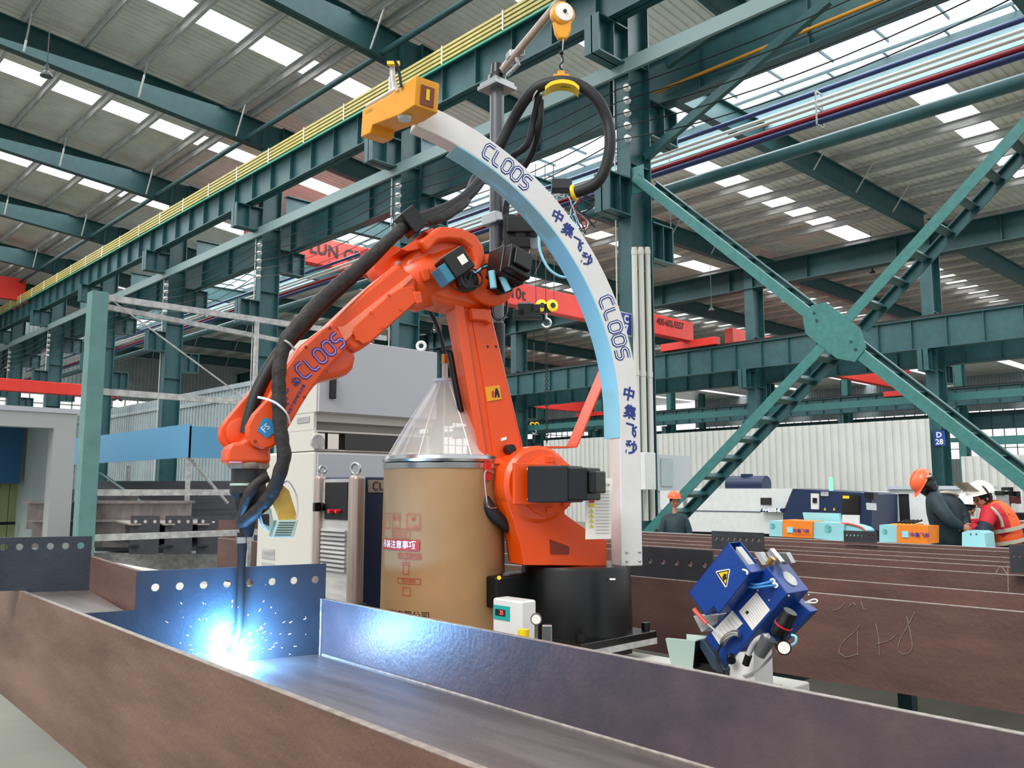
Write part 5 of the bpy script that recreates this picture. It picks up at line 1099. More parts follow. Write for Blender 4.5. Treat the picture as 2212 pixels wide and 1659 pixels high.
# top valve block
mb = MB(); T0 = [sp_(*z4(*p), X=XS+.03) for p in ((905, 265), (945, 215), (1065, 360), (1030, 398), (960, 395))]; mb.prism(T0, (.03, 0, 0)); mb.build('clamp_block', chrome, stn, bevel=.003)
mb = MB(); T0 = [sp_(*z4(*p), X=XS+.09) for p in ((1010, 262), (1120, 262), (1180, 375), (1080, 390))]; mb.prism(T0, (.03, 0, 0)); mb.build('clamp_block', chrome, stn, bevel=.003)
mb = MB(); T0 = [sp_(*z4(*p), X=XS+.01) for p in ((770, 265), (840, 255), (930, 390), (860, 400))]; mb.prism(T0, (.03, 0, 0)); mb.build('clamp_block', galv, stn, bevel=.003)
mb = MB(); mb.cyl(sp_(*z4(975, 320), X=XS+.0), sp_(*z4(920, 385), X=XS+.0), .011, 12); mb.build('brass_knob', tan, stn, 40)
mb = MB(); c = sp_(*z4(1150, 540), X=XS+.09); nn = (F0[1]-F0[0]).cross(Vector((1, 0, 0))).normalized(); nn = nn if nn.z > 0 else -nn; mb.cyl(c, c+nn*.004, .034, 24); mb.build('round_port', galv, stn, 40)
for o_ in (0, 1):
    p0 = z4(690+o_*-20, 580+o_*30); p1 = z4(970+o_*30, 560+o_*45)
    mb = MB(); mb.tube(smoothpath([sp_(*p0, X=XS-.02), sp_(p0[0]+20, p0[1]+4, X=XS-.05), sp_((p0[0]+p1[0])/2+8, p0[1]+2, X=XS-.05), sp_(*p1, X=XS-.004)]), .005, 8); mb.build('air_hose', mat('pneumatic_blue_%d' % o_, '#3f86c8', .35), stn, 50)
    mb = MB(); mb.cyl(sp_(*p1, X=XS-.006), sp_(*p1, X=XS+.002), .011, 14); mb.build('air_fitting', white, stn, 40)
for p in ((815, 660), (620, 670), (530, 782), (935, 765), (1140, 718), (1350, 710)):
    mb = MB(); mb.ball(sp_(*z4(*p), X=XS-.001), .005, 8); mb.build('screw', chrome, stn, 60)
# base plate, foot, waste funnel
sprism([(155, 1185), (235, 1180), (470, 1500), (400, 1530), (330, 1478)], XS-.03, .2, 'base_plate', mat('dark_slate_plate', '#24364a', .5))
mb = MB(); q3 = [sp_(*z4(*p), X=XS-.06) for p in ((-160, 1165), (155, 1195), (130, 1480), (-100, 1440))]
mb.prism(q3, (.02, 0, 0)); mb.build('funnel_front', palm, stn); mb = MB(); mb.quad(q3[0], q3[1], q3[1]+Vector((.17, 0, .0)), q3[0]+Vector((.17, 0, .0))); 
mb.v = [v-UP*.001 for v in mb.v]
mb = MB(); mb.prism([q3[0]+Vector((.15, 0, 0)), q3[1]+Vector((.15, 0, 0)), q3[2]+Vector((.12, 0, 0)), q3[3]+Vector((.12, 0, 0))], (.004, 0, 0)); mb.build('funnel_back', palm, stn)
mb = MB(); mb.prism([q3[1], q3[2], q3[2]+Vector((.14, 0, 0)), q3[1]+Vector((.15, 0, 0))], (0, -.004, 0)); mb.build('funnel_side', blackM, stn)
sprism([(130, 930), (400, 915), (390, 1010), (220, 1105)], XS+.02, .08, 'chute', galv)
P = sp_(*z4(760, 1440), X=XS+.1); mb = MB(); mb.box((P.x-.09, P.y-.06, TZ-.002), (P.x+.05, P.y+.08, P.z+.06)); mb.build('post', white, stn)
P = sp_(*z4(520, 1480), X=XS+.06); mb = MB(); mb.box((P.x-.08, P.y-.03, TZ-.002), (P.x+.08, P.y+.12, P.z+.02)); mb.build('dark_foot', black, stn)
# regulator etc.
c = sp_(*z4(1090, 1010), X=XS-.06); ax_ = (sp_(*z4(1110, 960), X=XS-.06)-sp_(*z4(1010, 1150), X=XS-.06)).normalized()
mb = MB(); mb.lathe(c-ax_*.05, [(0, .03), (.055, .033), (.06, .03), (.1, .028), (.105, .026)], 20, ax_); mb.build('regulator', black, stn, 40)
mb = MB(); mb.lathe(c-ax_*.008, [(0, .0345), (.006, .0345)], 20, ax_); mb.build('regulator_red_ring', redCap, stn)
g = sp_(*z4(1085, 1260), X=XS-.1); gd = (sp_(*z4(1110, 1275), X=XS-.14)-sp_(*z4(1060, 1230), X=XS-.05)).normalized(); mb = MB(); mb.cyl(g-gd*.03, g+gd*.012, .027, 22); mb.build('pressure_gauge', black, stn, 40); mb = MB(); mb.cyl(g+gd*.012, g+gd*.013, .022, 20); mb.build('gauge_dial', paper, stn)
mb = MB(); w = sp_(*z4(880, 1250), X=XS-.05); mb.cyl(w+ax_*.04, w-ax_*.04, .03, 18, .022); mb.build('filter_bowl', mat('smoked_bowl', '#5a5d5e', .15), stn, 40)
mb = MB(); mb.tube(smoothpath([sp_(*z4(*p), X=XS-.06) for p in ((1170, 1130), (1215, 1150), (1210, 1210), (1160, 1245))]), .005, 8); mb.build('air_hose', cyan, stn, 50)
mb = MB(); mb.tube(smoothpath([sp_(*z4(*p), X=XS-.05) for p in ((930, 1140), (830, 1165), (760, 1240), (715, 1340))]), .011, 10); mb.build('clear_hose', galv, stn, 50)
mb = MB(); mb.cyl(sp_(*z4(720, 1340), X=XS-.05), sp_(*z4(685, 1445), X=XS-.05), .014, 12); mb.build('hose_fitting', black, stn, 40)
mb = MB(); mb.tube(smoothpath([sp_(*z4(*p), X=XS-.03) for p in ((620, 1120), (560, 1110), (490, 1150), (440, 1220))]), .013, 12); mb.build('chrome_elbow', chrome, stn, 50)
mb = MB(); mb.tube(smoothpath([sp_(*z4(*p), X=XS-.05) for p in ((440, 1220), (395, 1290), (385, 1400), (440, 1530))]), .006, 8); mb.build('black_cable', rubber, stn, 50)
mb = MB(); mb.cyl(sp_(*z4(535, 1360), X=XS-.02), sp_(*z4(535, 1400), X=XS-.04), .018, 12); mb.build('black_plug', black, stn, 40)
mb = MB(); mb.tube(smoothpath([sp_(*z4(*p), X=XS-.05) for p in ((140, 855), (175, 900), (280, 1010))]), .009, 10); mb.build('red_wand', mat('coral_red', '#d8584c', .4), stn, 50)
mb = MB(); mb.tube(smoothpath([sp_(*z4(*p), X=XS-.05) for p in ((280, 1010), (360, 1080), (430, 1170))]), .004, 8); mb.build('wand_lead', galv, stn, 50)
mb = MB(); mb.tube(smoothpath([sp_(*z4(*p), X=XS+.15) for p in ((1310, 790), (1400, 755), (1440, 765), (1420, 790), (1310, 785))]), .003, 6); mb.build('white_cable', whiteT, stn, 50)
mb = MB(); mb.tube(smoothpath([sp_(*z4(*p), X=XS-.0) for p in ((1010, 1300), (880, 1440), (760, 1530), (660, 1560))]), .005, 6); mb.build('clear_cable', galv, stn, 50)
mb = MB(); mb.tube(smoothpath([sp_(*z4(*p), X=XS-.12) for p in ((655, 440), (690, 450), (705, 470), (700, 490))]), .004, 6); mb.build('white_clip', whiteT, stn, 50)
# chiller box in front of the robot base
ck = thing('temperature_box', 'small off white box with teal panel showing red 35, before the robot base', 'controller', on(1110, 1380, D=3.85))
p = on(1065, 1293, D=3.85); q_ = on(1158, 1300, D=3.85); zc = p.z; x0, y0 = on(1105, 1330, D=3.72).x, on(1105, 1330, D=3.72).y
mb = MB(); bx0 = on(1127, 1300, D=3.75); yl = on(1064, 1300, X=bx0.x).y; xr = on(1159, 1300, Y=bx0.y).x
mb.box((bx0.x, bx0.y, TZ), (xr, yl, zc+.0)); mb.build('body', white, ck, bevel=.01)
P0 = on(1067, 1306, X=bx0.x-.002); P1 = on(1101, 1342, X=bx0.x-.002)
mb = MB(); mb.box((bx0.x-.003, P1.y, P1.z), (bx0.x, P0.y, P0.z)); mb.build('teal_panel', tealS, ck)
a = on(1070, 1315, X=bx0.x-.004); b = on(1091, 1332, X=bx0.x-.004); mb = MB(); mb.box((bx0.x-.005, b.y, b.z), (bx0.x-.003, a.y, a.z)); dp = mb.build('display', dark, ck)
textmesh('35', .026, planemap((bx0.x-.0055, (a.y*.35+b.y*.65), (a.z+b.z)/2), (0, -1, 0), UP), 'digits', redled, dp)
P = on(1131, 1366, X=bx0.x-.04, ); mb = MB(); mb.cyl((P.x, P.y, P.z-.03), (P.x, P.y, P.z+.012), .024, 18); mb.build('yellow_cap', yellow, ck, 40)
gg = on(1158, 1337, D=3.65); mb = MB(); mb.cyl(gg-FW*-.015, gg-FW*.012, .024, 20); mb.cyl((gg.x, gg.y, TZ), gg-UP*.02, .008, 8); mb.build('gauge_body', chrome, ck, 40); mb = MB(); mb.cyl(gg-FW*.012, gg-FW*.014, .019, 20); mb.build('gauge_dial', paper, ck)
P = on(1182, 1368, D=3.6); mb = MB(); mb.obox(P, RT*.02, FW*.015, UP*.035); mb.build('valve_body', chrome, ck, bevel=.006)

# ================================================================ LASER MACHINE, SHED, BENCHES
XL = 25.0
def lz(px, py, X=XL): return on(px, py, X=X)
lm = thing('laser_cutting_machine', 'long white laser cutting machine with navy cabin marked G6025S-K along the white wall', 'machine', (XL+1, 15, 0))
def face(pts, X, th, name, m, par, conv=None, bev=0): mb = MB(); mb.prism([on(*(conv(*p) if conv else p), X=X) for p in pts], (th, 0, 0)); return mb.build(name, m, par, bevel=bev)
z5 = lambda x, y: (1400+x/3.687, 960+y/3.687)
face([(-300, 350), (1150, 352), (1075, 545), (1075, 700), (980, 712), (250, 690), (-300, 670)], XL, 1.5, 'white_housing', white, lm, z5)
face([(-300, 513), (895, 535), (895, 541), (-300, 518)], XL-.02, .02, 'seam_line', blueD, lm, z5)
face([(908, 505), (1085, 510), (1078, 541), (890, 539)], XL-.2, .15, 'model_panel', blueD, lm, z5)
P = on(*z5(982, 524), X=XL-.24); textmesh('G6025S-K', .15, planemap(P, (0, -1, 0), UP), 'lettering', whiteT, lm, .012)
face([(895, 425), (980, 425), (980, 482), (895, 480)], XL-.03, .03, 'small_window', glassD, lm, z5)
face([(1155, 354), (1690, 385), (1780, 400), (1780, 690), (1075, 690), (1075, 560)], XL-.3, 1.8, 'navy_cabin', blueD, lm, z5)
face([(1295, 390), (1358, 392), (1358, 518), (1297, 515)], XL-.35, .05, 'control_panel', white, lm, z5)
face([(1310, 425), (1342, 427), (1342, 467), (1310, 465)], XL-.38, .03, 'control_screen', glassD, lm, z5)
face([(1545, 400), (1682, 405), (1682, 555), (1545, 545)], XL-.35, .05, 'cabin_window', glassD, lm, z5)
face([(1550, 408), (1600, 410), (1600, 432), (1550, 430)], XL-.38, .03, 'warning_strip', yellow, lm, z5)
face([(1545, 560), (1682, 563), (1682, 690), (1545, 690)], XL-.35, .05, 'white_lower_door', white, lm, z5)
face([(1735, 465), (1810, 470), (1815, 525), (1740, 520)], XL-.9, .06, 'console_screen', greyC, lm, z5)
face([(1720, 380), (1797, 385), (1795, 440), (1725, 432)], XL-.6, .3, 'monitor', black, lm, z5)
for x in (1407, 1480): face([(x-8, 525), (x+8, 525), (x, 503)], XL-.34, .03, 'warning_triangle', yellow, lm, z5)
face([(1375, 375), (1435, 378), (1435, 412), (1375, 410)], XL-.34, .03, 'label_print', galv, lm, z5)
a = lz(*z5(660, 322)); b = lz(*z5(960, 322)); mb = MB(); mb.cyl((XL+.4, a.y+.3, a.z-.0), (XL+.4, b.y+.3, b.z-.0), .3, 20); mb.build('dust_collector', blueD, lm, 40)
P = lz(*z5(800, 270)); mb = MB(); mb.cyl((XL+.4, P.y+.3, P.z-.3), (XL+.4, P.y+.3, P.z+.15), .2, 16); mb.build('exhaust_stub', blueD, lm, 40)
P = on(*z5(1457, 325), X=XL+.2); mb = MB(); mb.cyl(P-UP*.4, P+UP*.25, .06, 10); mb.build('beacon', greenled, lm, 40)
mb = MB(); ya_, yb_ = lz(*z5(-300, 600)).y, lz(*z5(1780, 600)).y; mb.box((XL+.1, yb_, 0), (XL+1.3, ya_, .6)); mb.build('shadow_base', dark, lm)  # dark box down to the floor, standing in for the shadow under the machine
shd = thing('white_shed', 'white shed with a dark narrow doorway left of the man in the orange helmet', 'shed', (29, 12, 0))
cx_ = on(1938, 1060, X=27).y
mb = MB(); mb.box((27, cx_-.1, 0), (30, on(1720, 1060, X=27).y, on(1938, 1062, X=27).z)); mb.build('left_wing', white, shd)
ye = on(2000, 1060, X=26.8).y; mb = MB(); zt5 = on(1945, 1057, X=26.8).z; ya_ = on(1940, 1060, X=26.8).y; yd1 = on(1941, 1100, X=26.8).y; yd2 = on(1965, 1100, X=26.8).y; zd = on(1950, 1067, X=26.8).z
mb.box((26.8, ye-1, 0), (26.9, yd2, zt5)); mb.box((26.8, yd2, zd), (26.9, yd1, zt5)); mb.box((26.8, yd1, 0), (26.9, ya_+.3, zt5)); mb.build('front_wall', white, shd)
mb = MB(); mb.box((26.7, ye-1, zt5), (30, ya_+.3, zt5+.1)); mb.build('roof_edge', greyC, shd)
mb = MB(); mb.box((26.85, yd2, 0), (28.5, yd1, zd)); mb.build('dark_interior', dark, shd)
# benches
XB = 9.6
def panel(lab, name, pts, X, th, m, conv=z5, base=None):
    t = thing(name, lab, 'display board', on(*conv(*pts[-1]), X=X), 'display boards behind the brown beams')
    face(pts, X, th, 'board', m, t, conv); return t
bench = thing('display_bench', 'long low bench carrying the orange and mint panels, mostly hidden by beams', 'bench', (XB+.3, 5.5, 0))
zbn = on(1700, 1166, X=XB).z
mb = MB(); mb.box((XB-.05, 1.5, zbn-.06), (XB+.38, 8.5, zbn-.002)); mb.build('bench_top', greyC, bench)
for y in (1.8, 5, 8.2): mb = MB(); mb.box((XB+.2, y, 0), (XB+.28, y+.08, zbn-.06)); mb.build('leg', galv, bench)
def logo(t, cx, cy, X, s=22):
    for k in range(3):
        a = math.radians(90+120*k); pts = [(cx, cy), (cx+s*math.cos(a+1.05), cy-s*1.15*math.sin(a+1.05)), (cx+s*math.cos(a), cy-s*1.15*math.sin(a)), (cx+s*math.cos(a-1.05), cy-s*1.15*math.sin(a-1.05))]
        pts = [(cx+(p[0]-cx)*.9+3*math.cos(a), cy+(p[1]-cy)*.9-3*math.sin(a)) for p in pts]
        face(pts, X, .004, 'cube_emblem', mat('mint_dark_%d' % (k+int(cx)), ['#5fa9ae', '#6fb4b8', '#52a0a4'][k], .5), t, z5)
p1_ = panel('mint panel with cube emblem left of the first orange panel', 'display_board', [(965, 607), (1070, 612), (1070, 735), (965, 730)], XB, .3, mint); logo(p1_, 988, 650, XB-.006)
p2_ = panel('first orange panel with blue emblem and Chinese lettering, left bench', 'display_board', [(1072, 600), (1310, 615), (1308, 748), (1072, 737)], XB-.03, .3, bOrange)
face([(1105, 658), (1152, 660), (1153, 705), (1108, 703)], XB-.04, .006, 'emblem', cyan, p2_, z5)
P = on(*z5(1218, 690), X=XB-.045); textmesh('中集飞秒', .052, planemap(P, (0, -1, 0), UP), 'lettering', purpT, p2_, .001)
P = on(*z5(1218, 718), X=XB-.045); textmesh('工业智能焊接解决方案', .024, planemap(P, (0, -1, 0), UP), 'lettering', redT, p2_)
p3_ = panel('wide mint panel with cube emblem right of the first orange panel', 'display_board', [(1312, 618), (1510, 625), (1560, 640), (1555, 770), (1312, 748)], XB, .3, mint); logo(p3_, 1430, 672, XB-.006, 32)
panel('mint panel leaning above the first bench', 'display_board', [(1230, 542), (1520, 550), (1533, 620), (1245, 615)], XB+.35, .05, mint)
t_c = panel('mint curved panel with red rim on the first bench', 'display_board', [(1515, 632), (1590, 632), (1650, 645), (1700, 662), (1727, 685), (1725, 700), (1560, 775), (1515, 745)], XB+.05, .25, mint)
mb = MB(); mb.tube([on(*z5(*p), X=XB+.04) for p in ((1508, 629), (1590, 630), (1650, 643), (1700, 660), (1728, 684))], .012, 6); mb.build('red_rim', MATS['coral_red'], t_c)
z8b = lambda x, y: (1412+x/2.765, 950+y/2.765)
p4_ = panel('mint panel with cube emblem left of the second orange panel', 'display_board', [(1348, 508), (1452, 510), (1452, 613), (1348, 610)], XB, .3, mint, z8b); 
p5_ = panel('second orange panel with Chinese lettering beside the man in dark jacket', 'display_board', [(1452, 508), (1640, 515), (1640, 622), (1452, 614)], XB-.03, .3, bOrange, z8b)
face([(1483, 545), (1520, 546), (1522, 585), (1485, 583)], XB-.04, .006, 'emblem', cyan, p5_, z8b)
P = on(*z8b(1590, 570), X=XB-.045); textmesh('中集飞秒', .052, planemap(P, (0, -1, 0), UP), 'lettering', purpT, p5_, .001)
logo(p4_, *[(((1412+1380/2.765)-1400)*3.687), ((950+548/2.765)-960)*3.687], XB-.006, 20)
t = thing('tool_tray', 'small yellow tray with dark tools on top of the second orange panel', 'tray', on(*z8b(1480, 508), X=XB+.15)); mb = MB()
a = on(*z8b(1440, 505), X=XB+.15); b = on(*z8b(1590, 512), X=XB+.15); mb.box((XB+.05, b.y, a.z-.01), (XB+.25, a.y, a.z+.01)); mb.build('tray', yellowB, t); mb = MB()
for k in range(5): y = a.y+(b.y-a.y)*(.2+.15*k); mb.tube([(XB+.1, y, a.z+.02), (XB+.2, y-.06, a.z+.05)], .012, 6)
mb.build('tools', black, t)
mt = thing('mint_drum_box', 'mint curved box with small holes under the arms of the man in orange vest', 'box', on(2104, 1182, X=10.0)); P = on(2104, 1160, X=10.05)
mb = MB(); face([(2078, 1150), (2090, 1146), (2115, 1147), (2126, 1152), (2130, 1190), (2078, 1188)], 9.95, .3, 'shell', mint, mt)
for x in (2097, 2109): mb = MB(); P = on(x, 1154, X=9.948); mb.cyl(P, P-Vector((.004, 0, 0)), .008, 8); mb.build('hole', dark, mt)

# ================================================================ PEOPLE
def skin_obj(name, joints, edges, rad, m, parent, sub=2, root='pelvis'):
    names = list(joints); me = bpy.data.meshes.new(name); org = ORG[parent.name]
    me.from_pydata([Vector(joints[n])-org for n in names], [(names.index(a), names.index(b)) for a, b in edges], [])
    o = bpy.data.objects.new(name, me); COL.objects.link(o); o.parent = parent; me.materials.append(m)
    sk = o.modifiers.new('skin', 'SKIN'); ss = o.modifiers.new('sub', 'SUBSURF'); ss.levels = sub; ss.render_levels = sub; sk.use_smooth_shade = True
    for i, n in enumerate(names):
        r = rad[n]; r = r if isinstance(r, tuple) else (r, r); me.skin_vertices[0].data[i].radius = r; me.skin_vertices[0].data[i].use_root = (n == root)
    ORG[o.name] = org; return o
def hand(nm, P, d, up, par, s=1.0):
    """five separate curled fingers on a palm, one mesh"""
    d = d.normalized(); sd = d.cross(up).normalized(); up = sd.cross(d).normalized(); mb = MB()
    mb.ball(P+d*.045*s, .045*s, 12, (1, .9, .42), Matrix((d, sd, up)).transposed())
    for k, (o, L) in enumerate(((-.03, .07), (-.01, .08), (.01, .075), (.03, .06))):
        b = P+d*.08*s+sd*o*s; mb.tube([b, b+d*L*.4*s-up*.004, b+d*L*.75*s-up*.022*s, b+d*L*.85*s-up*.045*s], [.0095*s, .009*s, .0085*s, .006*s], 8)
    b = P+d*.03*s-sd*.035*s; mb.tube([b, b-sd*.022*s+d*.02*s, b-sd*.03*s+d*.05*s-up*.01], [.012*s, .011*s, .008*s], 8)
    return mb.build(nm, skin, par, 60)
DP = 9.75
def pj(px, py, d=DP): return on(px, py, D=d)
def headmesh(c, face, up, par, r=.1, hairm=hair):
    face = face.normalized(); sd = face.cross(up).normalized(); up = sd.cross(face).normalized(); M = Matrix((face, sd, up)).transposed(); mb = MB()
    mb.ball(c, r, 20, (1.0, .8, 1.15), M); mb.ball(c+face*r*.45-up*r*.6, r*.5, 12, (1, .85, .8), M)
    mb.tube([c+face*r*.93+up*r*.15, c+face*r*1.18-up*r*.22, c+face*r*1.0-up*r*.3], [r*.08, r*.16, r*.1], 8)
    for s in (-1, 1): mb.ball(c+sd*s*r*.8-up*r*.1, r*.22, 10, (.7, .35, 1), M)
    o = mb.build('head', skin, par, 60)
    for s in (-1, 1): mb = MB(); mb.ball(c+face*r*.86+sd*s*r*.35+up*r*.08, r*.11, 8); mb.build('eye', dark, par, 60)
    mb = MB(); mb.obox(c+face*r*.98-up*r*.62, face*r*.06, sd*r*.25, up*r*.04); mb.build('mouth', redT, par, bevel=.003)
    mb = MB(); mb.ball(c-face*r*.12+up*r*.12, r*1.06, 16, (.98, .84, 1.08), M); h = mb
    h.build('hair', hairm, par, 60); return sd, up, face
def helmet(c, up, face, m, par, r=.135):
    face = (face-up*face.dot(up)).normalized(); sd = face.cross(up).normalized(); M = Matrix((face, sd, up)).transposed(); mb = MB()
    n = 24; vs = []; prof = [(0, 1.0), (.25, .985), (.5, .92), (.75, .74), (.92, .45), (1.0, .12)]
    for h, q in prof: vs += [c+(face*math.cos(2*math.pi*k/n)*1.12+sd*math.sin(2*math.pi*k/n)*.92)*r*q+up*h*r*.95 for k in range(n)]
    fs = [(i*n+k, i*n+(k+1) % n, (i+1)*n+(k+1) % n, (i+1)*n+k) for i in range(len(prof)-1) for k in range(n)]+[tuple(range(5*n, 6*n))]
    mb.mesh(vs, fs); mb.tube([c+face*r*1.0*q+up*(r*.95*math.sqrt(max(0, 1-q*q*.9)))+up*.004 for q in (-.9, -.6, -.3, 0, .3, .6, .9)], .012, 6)
    pts = [c+(face*math.cos(a)*(1.12+.42*max(0, math.cos(a))**1.5)+sd*math.sin(a)*.95)*r-up*.01*max(0, math.cos(a)) for a in [2*math.pi*k/n for k in range(n)]]
    inn_ = [c+(face*math.cos(2*math.pi*k/n)*1.1+sd*math.sin(2*math.pi*k/n)*.9)*r+up*.01 for k in range(n)]
    mb.mesh(pts+inn_, [(k, (k+1) % n, n+(k+1) % n, n+k) for k in range(n)])
    hm = mb.build('helmet', m, par, 50); return hm
def person(lab, J, headc, faced, upd, helm, jm, tm=jack, loc=None):
    t = thing('person', lab, 'person', Vector((J['pelvis'].x, J['pelvis'].y, 0)))
    ed = [('pelvis', 'waist'), ('waist', 'chest'), ('chest', 'neck'), ('neck', 'headb'), ('chest', 'shL'), ('shL', 'elL'), ('elL', 'wrL'), ('chest', 'shR'), ('shR', 'elR'), ('elR', 'wrR'), ('pelvis', 'hipL'), ('hipL', 'knL'), ('knL', 'anL'), ('anL', 'toL'), ('pelvis', 'hipR'), ('hipR', 'knR'), ('knR', 'anR'), ('anR', 'toR')]
    rad = dict(pelvis=(.13, .1), waist=(.12, .095), chest=(.15, .1), neck=.05, headb=.05, shL=.06, elL=.043, wrL=.028, shR=.06, elR=.043, wrR=.028, hipL=.085, knL=.06, anL=.045, toL=.04, hipR=.085, knR=.06, anR=.045, toR=.04)
    J['headb'] = headc-upd*.06
    skin_obj('body', J, ed, {k: (tuple(x*.8 for x in v) if isinstance(v, tuple) else v*.85) for k, v in rad.items()}, skin, t)
    up_ed = [e for e in ed if not any(x in ('knL', 'knR', 'anL', 'anR', 'toL', 'toR', 'headb') for x in e)]
    used = {x for e in up_ed for x in e}
    r2 = dict(rad); r2.update(pelvis=(.185, .15), waist=(.18, .15), chest=(.2, .16), neck=(.085, .08), shL=.1, shR=.1, elL=.07, elR=.07, wrL=.052, wrR=.052, hipL=.13, hipR=.13)
    skin_obj('jacket', {k: v for k, v in J.items() if k in used}, up_ed, r2, jm, t)
    le = [e for e in ed if e[0] in ('pelvis', 'hipL', 'hipR', 'knL', 'knR') and e[1] in ('hipL', 'knL', 'anL', 'hipR', 'knR', 'anR')]
    used = {x for e in le for x in e}; r3 = dict(rad); r3.update(pelvis=(.15, .12), hipL=.11, hipR=.11, knL=.08, knR=.08, anL=.065, anR=.065)
    skin_obj('trousers', {k: v for k, v in J.items() if k in used}, le, r3, tm, t)
    for s in ('L', 'R'): mb = MB(); P = J['an'+s]; mb.ball(Vector((P.x, P.y, .05))+(faced-UP*faced.z).normalized()*.05, .1, 12, (1, 1, .5)); mb.build('shoe', black, t, 60)
    return t
# man in the dark jacket and orange helmet
f1_ = (-RT*.75+FW*.35-UP*.55); sdir = (-RT*.35-FW*.9).normalized()
pel = pj(2045, 1185); che = pj(2036, 1098)
J = dict(pelvis=pel, waist=pj(2046, 1140), chest=che, neck=pj(2018, 1064), shL=pj(2020, 1084, DP-.2), elL=pj(2052, 1124, DP-.32), wrL=pj(2078, 1138, DP-.2), shR=pj(2062, 1084, DP+.1), elR=pj(2084, 1118, DP+.05), wrR=pj(2085, 1136, DP-.1))
for s, k in (('L', -1), ('R', 1)): b = Vector((pel.x, pel.y, 0))+RT*.02*k+FW*.12*k; J['hip'+s] = Vector((b.x, b.y, pel.z-.06)); J['kn'+s] = Vector((b.x, b.y, .5)); J['an'+s] = Vector((b.x, b.y, .1)); J['to'+s] = Vector((b.x, b.y, .05))-RT*.1
hc = pj(1998, 1042); hup = (UP*.8-RT*.55+FW*.05).normalized()
m1 = person('person in a dark teal jacket and orange helmet, hands clasped behind the back', J, hc, f1_, hup, helmO, jack)
headmesh(hc, (f1_), hup, m1)
mb = MB(); mb.ball(hc-UP*.03+RT*.03, .11, 16, (1, .85, 1.05)); mb.tube([hc-UP*.05+RT*.02, pj(2014, 1062)], [.1, .09], 14); mb.build('dark_hood', black, m1, 60)
helmet(hc+hup*.015-RT*.02, (hup*.7-RT*.62+FW*.05).normalized(), (-UP*.9-RT*.3), helmO, m1, .13)
mb = MB(); mb.tube([pj(2001, 1031, DP-.13), pj(2012, 1028, DP-.12)], .014, 8); mb.build('hood_patch', refl, m1, 60)
mb = MB(); mb.tube(smoothpath([pj(2030, 1064, DP-.17), pj(2045, 1063, DP-.2), pj(2062, 1066, DP-.12), pj(2070, 1070, DP-.02)]), .014, 6); mb.build('reflective_piping', refl, m1, 60)
hand('hand', J['wrL'], RT*.6-UP*.25-FW*.1, -FW, m1); hand('hand', J['wrR'], -RT*.35-UP*.8, -FW, m1)
# man in the orange vest
J = dict(pelvis=pj(2178, 1186), waist=pj(2172, 1148), chest=pj(2156, 1114), neck=pj(2138, 1090), shL=pj(2138, 1106, DP-.18), elL=pj(2122, 1150, DP-.28), wrL=pj(2096, 1136, DP-.15), shR=pj(2152, 1100, DP+.15), elR=pj(2125, 1132, DP+.1), wrR=pj(2092, 1130, DP+.0))
pel = J['pelvis']
for s, k in (('L', -1), ('R', 1)): b = Vector((pel.x, pel.y, 0))+FW*.12*k; J['hip'+s] = Vector((b.x, b.y, pel.z-.06)); J['kn'+s] = Vector((b.x, b.y, .5)); J['an'+s] = Vector((b.x, b.y, .1)); J['to'+s] = Vector((b.x, b.y, .05))-RT*.1
hc = pj(2122, 1076); fd2 = (-RT*.85-UP*.42-FW*.1); hup = (UP*.9-RT*.3).normalized()
m2 = person('person in an orange reflective vest and white visor helmet leaning on the mint box', J, hc, fd2, hup, helmW, redC)
headmesh(hc, fd2, hup, m2)
helmet(hc+hup*.055, (hup+RT*.1).normalized(), -RT, helmW, m2, .14)
hcv = hc+hup*.12-RT*.1
mb = MB(); n = 10; vs = []
for i in range(n+1):
    a = -1.1+2.2*i/n; p = hc+hup*.075-RT*(.16*math.cos(a))+FW*(.16*math.sin(a)); vs += [p, p+hup*.11-RT*.1]
mb.mesh(vs, [(2*i, 2*i+2, 2*i+3, 2*i+1) for i in range(n)]); mb.build('clear_visor', refl, m2, 60)
mb = MB(); mb.tube(smoothpath([hc+hup*.16-FW*.02, hc+hup*.12-FW*.13, hc-FW*.12+RT*.02, hc-UP*.09-FW*.06-RT*.03]), .009, 6); mb.build('chin_strap', black, m2, 60)
vj = {k: J[k] for k in ('pelvis', 'waist', 'chest', 'neck')}; vj['shA'] = J['chest'].lerp(J['shL'], .75)+UP*.03; vj['shB'] = J['chest'].lerp(J['shR'], .75)+UP*.03
skin_obj('vest', vj, [('pelvis', 'waist'), ('waist', 'chest'), ('chest', 'neck'), ('chest', 'shA'), ('chest', 'shB')], dict(pelvis=(.215, .18), waist=(.205, .175), chest=(.225, .185), neck=(.1, .09), shA=.115, shB=.115), vest, m2)
def band(par, c, ax, R1, R2, w, m=refl):
    ax = ax.normalized(); u = RT-ax*RT.dot(ax); u.normalize(); v = ax.cross(u); n = 28; vs = []
    for k in range(n): d = u*math.cos(2*math.pi*k/n)*R1+v*math.sin(2*math.pi*k/n)*R2; vs += [c+d-ax*w, c+d+ax*w]
    mb = MB(); mb.mesh(vs, [(2*k, 2*((k+1) % n), 2*((k+1) % n)+1, 2*k+1) for k in range(n)]); mb.build('reflective_band', m, par, 60)
tx = J['chest']-J['pelvis']
band(m2, pj(2174, 1166), tx, .222, .23, .022); band(m2, pj(2166, 1140), tx, .222, .23, .022)
mb = MB(); mb.tube(smoothpath([pj(2140, 1096, DP-.24), pj(2152, 1106, DP-.27), pj(2162, 1122, DP-.27), pj(2166, 1138, DP-.26)]), .018, 6); mb.build('shoulder_band', refl, m2, 60)
